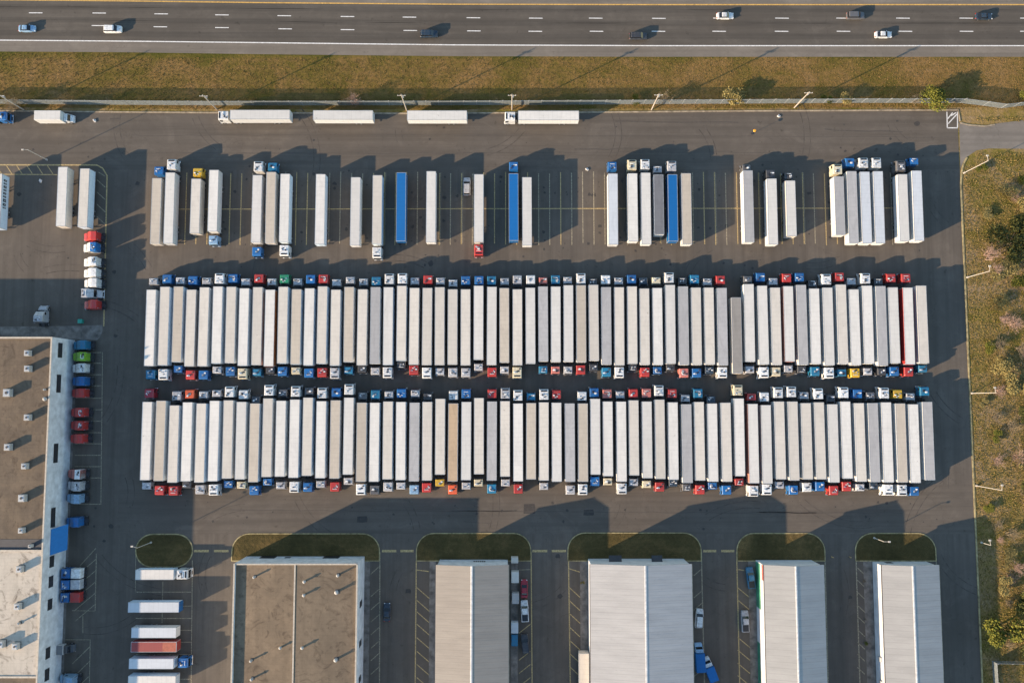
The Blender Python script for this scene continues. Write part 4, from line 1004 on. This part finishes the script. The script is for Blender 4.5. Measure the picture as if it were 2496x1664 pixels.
def ex4(t, loc, x0, x1, yw, h):
    a = loc((x0, yw, 0)); mb = MB()
    mb.box(a[0] - .03, a[0] - .002, a[1] - 12, a[1] - .3, .1, 3.8); mb.box(a[0] - .03, a[0] - .002, a[1] - 100, a[1] - 21, .1, 2.4); obj('green_wall_panel', mb.mesh('green_wall_panel', [M['green']]), t)
    mb = MB(); mb.box(a[0] - .04, a[0] - .004, a[1] - 4, a[1] - .1, 5.2, 7.2); obj('red_wall_panel', mb.mesh('red_wall_panel', [M['pP']]), t)
gable(1862.2, 1939.6, 2007.9, 1376, 8.0, 1.9, M['ribG'], 'pale ribbed-roof shed with green-painted west wall', M['wallW'], ex4)
def ex5(t, loc, x0, x1, yw, h):
    doors_on_north([(2160, 2176, .8, 2.4, 'window')])(t, loc, x0, x1, yw, h)
    a = loc((x0, yw, 0))
    for dy, hh in ((25, 1.6), (31, 1.4), (52, 2.0), (70, 1.4)):
        mb = MB(); mb.box(a[0] - .35, a[0], a[1] - dy, a[1] - dy + 1.2, 2.2, 2.2 + hh, 0, .05); obj('vent_box', mb.mesh('vent_box', [M['galv']]), t)
gable(2149.3, 2224.5, 2288.5, 1376, 6.0, 1.6, M['ribG'], 'easternmost shed with sunlit white west wall', M['wallW'], ex5)

# flat roofed warehouses
def flat_roof(x0, x1, y0, y1, h, memb, t, ox, oy, par=.55, sl=0.0, name='roof'):
    r = MB(); r.add([(x0 - ox, y0 - oy, h), (x1 - ox, y0 - oy, h + sl), (x1 - ox, y1 - oy, h + sl), (x0 - ox, y1 - oy, h)], [(0, 1, 2, 3)]); obj(name, r.mesh(name, [memb]), t)
def rooftop_unit(t, x, y, z, sx, sy, sz, kind=0):
    mb = MB()
    if kind == 0:
        mb.box(-sx / 2, sx / 2, -sy / 2, sy / 2, 0, sz, 0, .06); mb.box(-sx / 2 + .2, sx / 2 - .2, -sy / 2 + .2, sy / 2 - .2, sz - .02, sz + .03, 1); mb.cyl((0, 0, sz), (0, 0, sz + .12), sx * .2, 10, 2)
        mb.box(-sx / 2 - .1, sx / 2 + .1, -sy / 2 - .1, sy / 2 + .1, 0, .15, 2)
    else:
        mb.cyl((0, 0, 0), (0, 0, sz), sx * .35, 12, 0); mb.cyl((0, 0, sz), (0, 0, sz + .3), sx * .55, 12, 0, sx * .2); mb.box(-sx * .6, sx * .6, -sx * .6, sx * .6, 0, .2, 2)
    o = obj('rooftop_unit' if kind == 0 else 'roof_vent', mb.mesh('rooftop_unit', [M['ductgrey'], M['galv'], M['steel']]), t); o.location = (x, y, z)
# brown flat warehouse (south-west of centre)
h1 = 10.0
a = P(569.6, 1373, h1); b = P(871.3, 1374, h1); mid = P(718.5, 1374, h1).x; y1 = (a.y + b.y) / 2; y0 = -150; x0, x1 = a.x, b.x; ox, oy = mid, y1
t = thing('warehouse', 'large brown flat-roofed warehouse split by a low parapet, south of the rows', 'building', (ox, oy, 0))
w = MB(); w.box(x0 - ox, x1 - ox, y0 - oy, 0, 0, h1 - 1.4); obj('wall', w.mesh('wall', [M['wallG']]), t)
r = MB(); r.add([(x0 + .3 - ox, y0 - oy, h1 - 1.0), (-.15, y0 - oy, h1 - .28), (-.15, -.3, h1 - .28), (x0 + .3 - ox, -.3, h1 - 1.0)], [(0, 1, 2, 3)]); obj('roof_membrane', r.mesh('roof_membrane', [M['memT']]), t)
r = MB(); r.add([(.15, y0 - oy, h1 - .28), (x1 - .3 - ox, y0 - oy, h1 - .95), (x1 - .3 - ox, -.3, h1 - .95), (.15, -.3, h1 - .28)], [(0, 1, 2, 3)]); obj('roof_membrane', r.mesh('roof_membrane', [M['memT']]), t)
for xa, xb, ya, yb, zt, nm in ((x0 - ox, x0 - ox + .3, y0 - oy, 0, h1, 'parapet'), (x1 - ox - .3, x1 - ox, y0 - oy, 0, h1 - .3, 'parapet'), (x0 - ox + .3, x1 - ox - .3, -.3, 0, h1 - .12, 'parapet'), (-.15, .15, y0 - oy, -.3, h1 - .18, 'fire_wall')):
    p_ = MB(); p_.box(xa, xb, ya, yb, h1 - 1.4, zt - .05, 0); p_.box(xa - .04, xb + .04, ya - .0, yb + .04, zt - .05, zt, 1); obj(nm, p_.mesh(nm, [M['wallG'], M['concW']]), t)
for sx_, (px, py), k in [(1.0, (619, 1406), 1), (1.2, (741.5, 1417), 1), (1.2, (740.5, 1450), 1), (1.1, (823, 1402), 1), (1.5, (820, 1443), 1), (1.1, (683, 1578), 1), (1.2, (736.5, 1578), 1), (1.0, (611, 1610), 1), (1.4, (818, 1608), 1), (1.1, (613, 1655), 1)]:
    p_ = P(px, py, h1 + .2); rooftop_unit(t, p_.x - ox, p_.y - oy, h1 - .9, .62 * sx_, .6, 1.3, 1)
for pa, pb, z0, z1 in ((634, 671, .1, 2.9), (788, 826, .1, 2.9), (694, 708, 1.2, 2.4)):
    A = P(pa, 1362, 2).x - ox; B = P(pb, 1362, 2).x - ox; q = MB(); q.box(A, B, 0, .08, z0, z1); obj('loading_door', q.mesh('loading_door', [M['dark']]), t)
for yy in (-12, -22, -31, -47, -51, -58, -70): q = MB(); q.box(x1 - ox, x1 - ox + .06, yy, yy + 1.6, 3.2, 6.2); obj('window', q.mesh('window', [M['dark']]), t)
q = MB(); q.box(x1 - ox, x1 - ox + 5.0, -42.5, -36.5, 2.6, 3.1, 0); obj('dock_canopy', q.mesh('dock_canopy', [M['steel']]), t)
# west warehouse in three stepped sections
h2 = 10.8
XW = P(127, 822, h2).x; YA = P(127, 821, h2).y; YB = P(100, 1341, h2 - .5).y; YC = P(93, 1650, h2).y; xl = -210
t = thing('warehouse', 'long west warehouse with stepped brown and pale flat roofs and white east wall', 'building', (XW, YA, 0)); ox, oy = XW, YA
w = MB(); w.box(xl - ox, 0, -150 - oy, 0, 0, h2 - .9); obj('wall', w.mesh('wall', [M['wallG']]), t)
for (ya, yb, zz, mm) in ((YA, YB, h2 - .55, 'memB'), (YB, YC, h2 - .3, 'memW'), (YC, -150, h2 - .6, 'memB')):
    r = MB(); r.add([(xl - ox, yb - oy, zz), (-.35, yb - oy, zz), (-.35, ya - oy, zz), (xl - ox, ya - oy, zz)], [(0, 1, 2, 3)]); obj('roof_membrane', r.mesh('roof_membrane', [M[mm]]), t)
for xa, xb, ya, yb, zt in ((-.35, 0, -150 - oy, 0, h2), (xl - ox, -.35, -.35, 0, h2 + .02), (xl - ox, -.35, YB - oy - .2, YB - oy + .2, h2 - .1), (xl - ox, -.35, YC - oy - .2, YC - oy + .2, h2 - .1)):
    p_ = MB(); p_.box(xa, xb, ya, yb, h2 - .9, zt - .06, 0); p_.box(xa, xb + .04, ya, yb + .03, zt - .06, zt, 1); obj('parapet', p_.mesh('parapet', [M['wallG'], M['concW']]), t)
q = MB(); q.box(xl - ox, -.35, YB - oy + .2, YB - oy + 2.8, h2 - .9, h2 - .5, 0); obj('roof_gutter', q.mesh('roof_gutter', [M['steel']]), t)
for ya, yb, z0, z1 in [(836, 871, 5.9, 7.9), (913, 956, 5.9, 7.9), (1081, 1127, 5.9, 7.9), (1237, 1284, 5.9, 7.9), (1355, 1382, 5.6, 7.6), (1404, 1431, 5.6, 7.6), (1460, 1486, 5.6, 7.6), (1578, 1605, 5.6, 7.6), (1630, 1659, 5.6, 7.6)]:
    A = P(150, yb, 7).y - oy; B = P(150, ya, 7).y - oy; q = MB(); q.box(0, .06, A, B, z0, z1); fr = obj('window', q.mesh('window', [M['dark']]), t)
    q = MB(); n = 4
    for i in range(n + 1): y = A + (B - A) * i / n; q.box(.055, .09, y - .04, y + .04, z0, z1)
    q.box(.062, .088, A, B, (z0 + z1) / 2 - .04, (z0 + z1) / 2 + .04); obj('window_frame', q.mesh('window_frame', [M['steel']]), fr)
A = P(150, 1350, 6).y - oy; B = P(150, 1287, 6).y - oy
q = MB(); q.slab([(0.02, A, 7.6), (3.0, A + 1.0, 5.0), (3.0, B + 1.0, 5.0), (.02, B, 7.6)], .1); obj('awning', q.mesh('awning', [M['awning']]), t)
q = MB(); q.box(0, .06, A + 1, B - .3, 2.5, 7.5); obj('blue_door', q.mesh('blue_door', [M['pN']]), t)
for (px, py, s, k) in [(64, 860, 1.3, 0), (64.5, 898, 1.4, 0), (15, 957, 1.8, 0), (64, 1017, 1.4, 0), (16, 1089.5, 1.5, 0), (57, 1136, 1.3, 0), (51, 1214, 1.6, 0), (49, 1293, 1.2, 0), (105, 972, .9, 1), (104, 949, .5, 1),
                    (46, 1387, 1.4, 0), (41, 1478, 1.4, 0), (36, 1575, 1.4, 0), (71, 1331, .7, 0), (42, 1520, .6, 1), (0, 1570, 1.5, 0)]:
    p_ = P(px, py, h2 + 1); zz = h2 - .55 if py < 1341 else h2 - .3; rooftop_unit(t, p_.x - ox, p_.y - oy, zz, s, s * 1.1, 1.5 if k == 0 else 1.0, k)

# ------------------------------------------------------------------ fence, poles
def fence(pts, h, label, post_step=3.4):
    q = PP(pts); t = thing('chain_link_fence', label, 'fence', (q[0].x, q[0].y, 0)); o0 = Vector((q[0].x, q[0].y, 0))
    q = [v - o0 for v in q]; rail = MB(); mesh_ = MB(); pm = MB(); pm.cyl((0, 0, 0), (0, 0, h + .1), .05, 6); pm.cyl((0, 0, h + .1), (.25, .0, h + .38), .03, 5); PM = pm.mesh('post', [M['galv']]); np_ = 0
    for a, b in zip(q[:-1], q[1:]):
        L = (b - a).length; d = (b - a).normalized()
        rail.cyl(a + Vector((0, 0, h)), b + Vector((0, 0, h)), .035, 5); rail.cyl(a + Vector((0, 0, .1)), b + Vector((0, 0, .1)), .02, 4)
        n = int(L / .24)
        for i in range(n):
            s = a + d * (i * L / n); e_ = a + d * min(L, i * L / n + .0)
            for sg in (0,):
                p0 = s; p1 = s + d * .10
                p1 = s + d * .17; mesh_.add([p0 + Vector((0, 0, .12)), p1 + Vector((0, 0, .12)), p1 + Vector((0, 0, h - .03)), p0 + Vector((0, 0, h - .03))], [(0, 1, 2, 3)])
        k = int(L / post_step)
        for i in range(k):
            if np_ < 98: obj('post', PM, t, None, a + d * (i * L / k)); np_ += 1
    obj('rail', rail.mesh('rail', [M['galv']]), t); obj('wire_mesh', mesh_.mesh('wire_mesh', [M['mesh']]), t)
fence([(-60, 253), (500, 257), (1100, 256.5), (1600, 254), (2100, 251), (2340, 251), (2396, 258), (2440, 264), (2500, 257), (2600, 250)], 3.0, 'long grey chain-link fence between the verge and the yard')
fence([(2560, 1612), (2418, 1610), (2424, 1700), (2560, 1705), (2560, 1612)], 2.2, 'green-grey chain-link enclosure in the lower right corner')
def pole(px, py, h, kind, label, head=(1, 0), group=None):
    p = P(px, py); t = thing('utility_pole' if kind == 'u' else 'street_lamp', label, 'pole' if kind == 'u' else 'lamp', (p.x, p.y, 0), 0, group)
    mb = MB()
    if kind == 'u':
        mb.cyl((0, 0, 0), (0, 0, h), .17, 9, 0, .12); obj('shaft', mb.mesh('shaft', [M['timber']]), t)
        mb = MB(); mb.box(-1.1, 1.1, -.06, .06, h - .9, h - .75); obj('crossarm', mb.mesh('crossarm', [M['timber']]), t)
        for x in (-.95, -.3, .3, .95): mb = MB(); mb.cyl((x, 0, h - .75), (x, 0, h - .5), .06, 6); obj('insulator', mb.mesh('insulator', [M['lampW']]), t)
        mb = MB(); mb.cyl((.28, .1, h - 2.2), (.28, .1, h - 1.3), .22, 10); obj('transformer', mb.mesh('transformer', [M['galv']]), t)
    else:
        mb.cyl((0, 0, 0), (0, 0, h), .11, 8, 0, .07); mb.cyl((0, 0, 0), (0, 0, .5), .26, 10); obj('shaft', mb.mesh('shaft', [M['pole']]), t)
        hx, hy = head; mb = MB(); mb.cyl((0, 0, h - .1), (hx * 1.3, hy * 1.3, h + .05), .05, 6); obj('arm', mb.mesh('arm', [M['pole']]), t)
        mb = MB(); mb.box(hx * 1.3 - .3, hx * 1.3 + .3, hy * 1.3 - .2, hy * 1.3 + .2, h, h + .16, 0, .03); obj('lamp_head', mb.mesh('lamp_head', [M['pole']]), t)
g = 'utility poles along the north fence'
for px, py, h, l in [(58, 268, 11, 'timber utility pole at the far left above the box truck'), (529, 267, 10.5, 'timber utility pole between the box truck and first fence-side tractor'), (991.5, 269, 11.5, 'timber utility pole at the west end of the middle fence-side trailer'),
                     (1248, 268, 11.3, 'upright timber utility pole above the fourth fence-side trailer'), (1588, 268, 11.5, 'timber utility pole beside the brown bare bush'), (1936, 263, 11.5, 'timber utility pole nearest the right end of the fence')]: pole(px, py, h, 'u', l, group=g)
g = 'lamp posts along the east kerb'
for i, (px, py, h) in enumerate([(2349, 422, 11.5), (2357, 676, 10.5), (2368, 958, 11), (2379, 1183, 11.5), (2391, 1321, 4.5)]):
    pole(px, py, h, 'l', ['pale lamp post beside the side road mouth on the east kerb', 'pale lamp post on the east kerb in front of bare pinkish brush', 'pale lamp post on the east kerb level with the two packed rows', 'pale lamp post on the east kerb below the lower packed row', 'short lamp post on the shaded part of the east kerb'][i], (0, 1) if i % 2 else (-.2, 1), g)
pole(369, 1321, 8.2, 'l', 'lamp post on the oval grass island', (-1, .3)); pole(2130, 1310, 6.0, 'l', 'lamp post on the easternmost grass island', (1, 0)); pole(115, 390, 9, 'l', 'lamp post beside the hatched kerb of the west yard', (-1, 0))
# yellow posts
pm = MB(); pm.cyl((0, 0, 0), (0, 0, 1.1), .13, 10); pm.cyl((0, 0, 1.1), (0, 0, 1.16), .13, 10, 0, .06); PB = pm.mesh('bollard', [M['yellowpaint']])
for i, (px, py) in enumerate([(2026.6, 1356), (2070, 1356)]):
    p = P(px, py); thing('bollard', ['yellow bollard left of its twin between the two eastern sheds', 'yellow bollard right of its twin between the two eastern sheds'][i], 'bollard', p, 0, 'yellow bollards', PB)
t = thing('marker_post', 'orange marker post standing on the asphalt near the north kerb', 'post', P(1833, 326)); mb = MB(); mb.cyl((0, 0, .1), (0, 0, 2.6), .05, 7); obj('post', mb.mesh('post', [M['steel']]), t)
mb = MB(); mb.cyl((0, 0, 2.5), (0, 0, 2.7), .42, 12, 0, .3); obj('cap', mb.mesh('cap', [M['orange']]), t); mb = MB(); mb.cyl((0, 0, 0), (0, 0, .12), .35, 12); obj('base', mb.mesh('base', [M['steel']]), t)
# litter and junk
for i, (px, py, c, l) in enumerate([(1899, 283, 'trash', 'white scrap near the marker post'), (1432, 413, 'trash', 'white scrap at the top of the striped stalls'), (100, 442, 'trash', 'white scrap in the west yard shade'), (232, 295, 'trash', 'white scrap on the asphalt near the north kerb, left')]):
    p = P(px, py); mb = MB(); mb.box(-.4, .4, -.25, .25, 0, .25, 0, .08); mb.box(-.1, .5, .1, .45, 0, .35, 0, .05); thing('litter', l, 'litter', p, U(0, 3), 'scraps lying on the asphalt', mb.mesh('litter', [M[c]]))
p = P(196, 783, .8); t = thing('rubbish_bin', 'green bin near the corner of the west warehouse', 'bin', p * Vector((1, 1, 0)) if False else (p.x, p.y, 0)); mb = MB(); mb.loft([(-.5, .45, 0, 1.0), (.5, .55, 0, 1.1)], 0, .05); obj('bin_body', mb.mesh('bin_body', [M['binG']]), t); mb = MB(); mb.box(-.58, .58, -.55, .58, 1.1, 1.16, 0, .02); obj('lid', mb.mesh('lid', [M['binG']]), t)

# ------------------------------------------------------------------ vegetation
def crown(seed, r, hgt, n, leaf, lobes=7):
    rr = random.Random(seed); mb = MB(); L = []
    for i in range(lobes):
        a = rr.uniform(0, 6.28); d = rr.uniform(.1, .75); L.append((d * math.cos(a), d * math.sin(a), rr.uniform(-.35, .6), rr.uniform(.28, .55)))
    for i in range(n):
        cx, cy, cz, cr = rr.choice(L); u = Vector((rr.gauss(0, 1), rr.gauss(0, 1), rr.gauss(0, 1))).normalized() * cr * rr.uniform(.55, 1.05)
        p = Vector(((cx + u.x) * r, (cy + u.y) * r, hgt * .55 + (cz + u.z) * hgt * .42))
        if p.z < .15: p.z = rr.uniform(.15, .6)
        s = leaf * rr.uniform(.6, 1.4); a = Vector((rr.gauss(0, 1), rr.gauss(0, 1), rr.gauss(0, .6))).normalized(); b = a.orthogonal().normalized()
        c = a.cross(b)
        mb.add([p - a * s, p + b * s * .6, p + a * s, p - b * s * .6 + c * s * .2], [(0, 1, 2), (0, 2, 3)])
    return mb
def stems(seed, r, hgt, n, th=.05):
    rr = random.Random(seed); mb = MB()
    def br(p, d, L, t, dep):
        q = p + d * L; mb.cyl(p, q, t, 4, 0, t * .6)
        if dep > 0:
            for k in range(rr.randint(2, 4)):
                dd = (d + Vector((rr.gauss(0, .45), rr.gauss(0, .45), rr.gauss(.1, .3)))).normalized(); br(p.lerp(q, rr.uniform(.5, 1)), dd, L * rr.uniform(.5, .75), t * .55, dep - 1)
    for i in range(n):
        a = rr.uniform(0, 6.28); lean = rr.uniform(.1, .75) * r / hgt
        br(Vector((rr.uniform(-.2, .2) * r, rr.uniform(-.2, .2) * r, 0)), Vector((math.cos(a) * lean, math.sin(a) * lean, 1)).normalized(), hgt * rr.uniform(.4, .55), th, 3)
    return mb
CR = [crown(i, 1.0, 1.3, 2100, .058, 8 + i).mesh('crown') for i in range(4)]
ST = [stems(20 + i, 1.0, 1.3, 17, .017).mesh('stems') for i in range(3)]
TR = []
for i in range(2):
    mb = MB(); mb.cyl((0, 0, -.02), (.02, 0, .55), .05, 7, 0, .035)
    for k in range(7): a = k * .9 + i; mb.cyl((.015, 0, .35 + .03 * k), (.45 * math.cos(a), .45 * math.sin(a), .75 + .05 * k), .018, 5, 0, .006)
    TR.append(mb.mesh('trunk', [M['bark']]))
VN = 0
def plant(px, py, r, h, kind, label, group=None):
    global VN; VN += 1
    p = P(px, py); nm = {'g': 'bush', 'd': 'tree', 't': 'tree', 'y': 'bush', 'b': 'bare_shrub', 'n': 'bare_shrub'}[kind]
    t = thing(nm, label, 'tree' if nm == 'tree' else 'bush', (p.x, p.y, 0), U(0, 6.28), group); s = (r, r, h / 1.3)
    if kind in 'bn':
        o = obj('stems', ST[VN % 3], t, M['twig'] if kind == 'b' else M['twigD']); o.scale = (r * 1.0, r * 1.0, h / 1.3)
    else:
        o = obj('crown', CR[VN % 4], t, M[{'g': 'leafG', 'd': 'leafD', 't': 'leafG', 'y': 'leafY'}[kind]]); o.scale = s
        o = obj('trunk', TR[VN % 2], t); o.scale = s
g = 'bushes along the north verge'
for px, py, r, h, k, l in [(868, 249, 3.5, 4.6, 'b', 'pinkish bare shrub by the fence above the second and third fence-side trailers'), (1615, 248, 3.2, 4.4, 'n', 'brown bare shrub just right of a utility pole on the verge'), (1786, 247, 3.2, 3.8, 'y', 'straw-green bush on the verge between two utility poles'),
    (2012, 246, 1.7, 2.2, 'g', 'small green bush on the verge right of the last utility pole'), (2052, 246, 2.2, 2.8, 'y', 'small straw-coloured bush right of the small green one on the verge'), (2222, 246, 2.8, 3.8, 'n', 'brown bare shrub touching the large green bush on the verge'), (2266, 244, 4.0, 5.0, 'g', 'large green bush on the verge at the right end'),
    (2322, 249, 1.6, 2.4, 'n', 'low bare shrub right of the large green bush'), (45, 262, 4.2, 5.5, 'n', 'large bare tangled shrub at the far left by the fence'), (1548, 246, 1.6, 1.6, 'g', 'low green bush left of the fifth utility pole'), (1211, 247, .9, 2.2, 'n', 'thin bare shrub behind the fence near the upright utility pole'),
    (1275, 250, 1.0, 1.8, 'n', 'small bare shrub just right of the upright utility pole'), (2488, 240, 2.0, 2.4, 'g', 'green bush at the right picture edge by the highway verge'), (270, 250, 1.2, 2.6, 'n', 'small bare shrub on the verge right of the box truck'), (1115, 248, .9, 1.8, 'n', 'small bare shrub behind the fence right of the middle trailer')]:
    plant(px, py, r, h, k, l, g)
g = 'brush and trees east of the yard'
rb = random.Random(3)
SPOT = ['north of the second lamp post', 'beside the second lamp post', 'below the second lamp post', 'above the third lamp post', 'beside the third lamp post', 'below the third lamp post', 'above the fourth lamp post', 'right of the fourth lamp post', 'below the fourth lamp post', 'beside the long shed shadow', 'above the bright green tree', 'right of the bright green tree']
for i in range(24):
    k = i % 12; py = 500 + k * 88 + rb.uniform(-30, 30); px = rb.uniform(2425, 2505); kd = 'bnynb'[i % 5]; r_ = rb.uniform(1.8, 4.0)
    adj = ['low', 'spreading', 'scrubby'][i // 12]; col_ = {'b': 'pinkish bare', 'n': 'brown bare', 'y': 'straw-coloured'}[kd]
    plant(px, py, r_, rb.uniform(1.2, 2.6), kd, f'{adj} {col_} brush {SPOT[k]} in the east field', g)
east = [(2448, 598, 6.0, 5.0, 'd', 'darkest green tree clump east of the yard, below the side road'), (2482, 560, 4.5, 5.0, 'd', 'dark evergreen touching the right picture edge below the side road'), (2405, 625, 4.5, 4.5, 'b', 'pinkish bare shrub beside the second lamp post on the east'),
    (2420, 660, 3.0, 3.0, 'b', 'smaller pinkish bare shrub below the larger one, second lamp post'), (2420, 1530, 5.4, 6.5, 't', 'bright green tree in the lower right corner'), (2462, 790, 4.2, 3.2, 'b', 'pinkish bare shrub in the middle of the east field'),
    (2480, 850, 3.5, 3.0, 'n', 'brown bare shrub at the right edge, middle of the east field'), (2440, 890, 3.6, 2.8, 'y', 'straw bush above the third lamp post, east field'), (2470, 940, 4.2, 3.2, 'y', 'wide straw bush right of the third lamp post'), (2410, 850, 2.2, 1.8, 'g', 'low green bush near the kerb, east field middle'),
    (2460, 1040, 3.8, 3.0, 'n', 'brown bare shrub below the third lamp post'), (2480, 1110, 4.2, 3.5, 'b', 'pinkish bare shrub right of the fourth lamp post'), (2425, 1060, 1.8, 1.4, 'g', 'small green bush near the kerb below the third lamp post'), (2490, 1190, 3.0, 4.0, 'd', 'dark tree at the right edge beside the fourth lamp post'),
    (2455, 1300, 3.6, 3.2, 'n', 'brown bare shrub in the lower east field beside the long shadow'), (2475, 1380, 3.4, 3.5, 'b', 'pinkish bare shrub above the bright green tree'), (2440, 1420, 2.6, 2.4, 'y', 'straw bush just above the bright green tree'), (2492, 1470, 4.5, 5.0, 'd', 'dark tree cut by the right edge above the bright green tree'),
    (2450, 470, 2.8, 2.2, 'y', 'straw bush below the side road in the east field'), (2485, 440, 1.8, 1.6, 'g', 'green bush at the right edge just below the side road'), (2390, 410, 1.6, 1.2, 'g', 'low green bush beside the first lamp post'), (2400, 520, 2.2, 1.4, 'y', 'low straw bush below the first lamp post'), (2485, 690, 3.0, 2.5, 'g', 'green bush at the right edge below the dark clump'),
    (2430, 740, 2.6, 2.0, 'y', 'straw bush between the second lamp post and the pink shrub'), (2395, 980, 1.4, 1.0, 'y', 'tiny straw bush beside the third lamp post'), (2405, 1240, 1.8, 1.4, 'g', 'small green bush just below the fourth lamp post'), (2490, 1010, 2.5, 2.8, 'd', 'dark bush at the right edge between third and fourth lamp posts'),
    (2455, 1570, 2.2, 2.0, 'n', 'brown bare shrub above the lower right enclosure')]
for a in east: plant(*a, g)
for i, (px, py, r, h, k) in enumerate([(2515, 1560, 5, 7, 'd'), (2540, 1330, 5, 7, 't'), (2560, 1100, 6, 8, 'd'), (2550, 900, 5, 6, 't'), (2570, 700, 6, 8, 'd')]):
    plant(px, py, r, h, k, ['dark tree beyond the right picture edge near the enclosure', 'green tree outside the frame east of the lower field', 'tall dark tree outside the frame level with the fourth lamp post', 'green tree outside the frame level with the third lamp post', 'tall dark tree outside the frame level with the second lamp post'][i], g)
for px, py, r, h, k, l in [(2104, 1415, .9, 1.6, 'n', 'bare shrub against the easternmost shed, near its north end'), (2108, 1507, .6, 1.0, 'n', 'small shrub against the easternmost shed, further down'), (2110, 1565, .6, 1.0, 'g', 'small green shrub by the easternmost shed, lowest'), (1420, 1418, .6, .9, 'y', 'yellow-green shrub on the walkway of the widest shed')]: plant(px, py, r, h, k, l)
dup = [k for k, v in LABELS.items() if len(v) > 1]
print([k for k in LABELS if len(k.split())>16]);print('DUP LABELS', len(dup), dup[:5], 'long', [k for k in LABELS if not 4 <= len(k.split()) <= 16][:8], 'objects', len(bpy.data.objects))
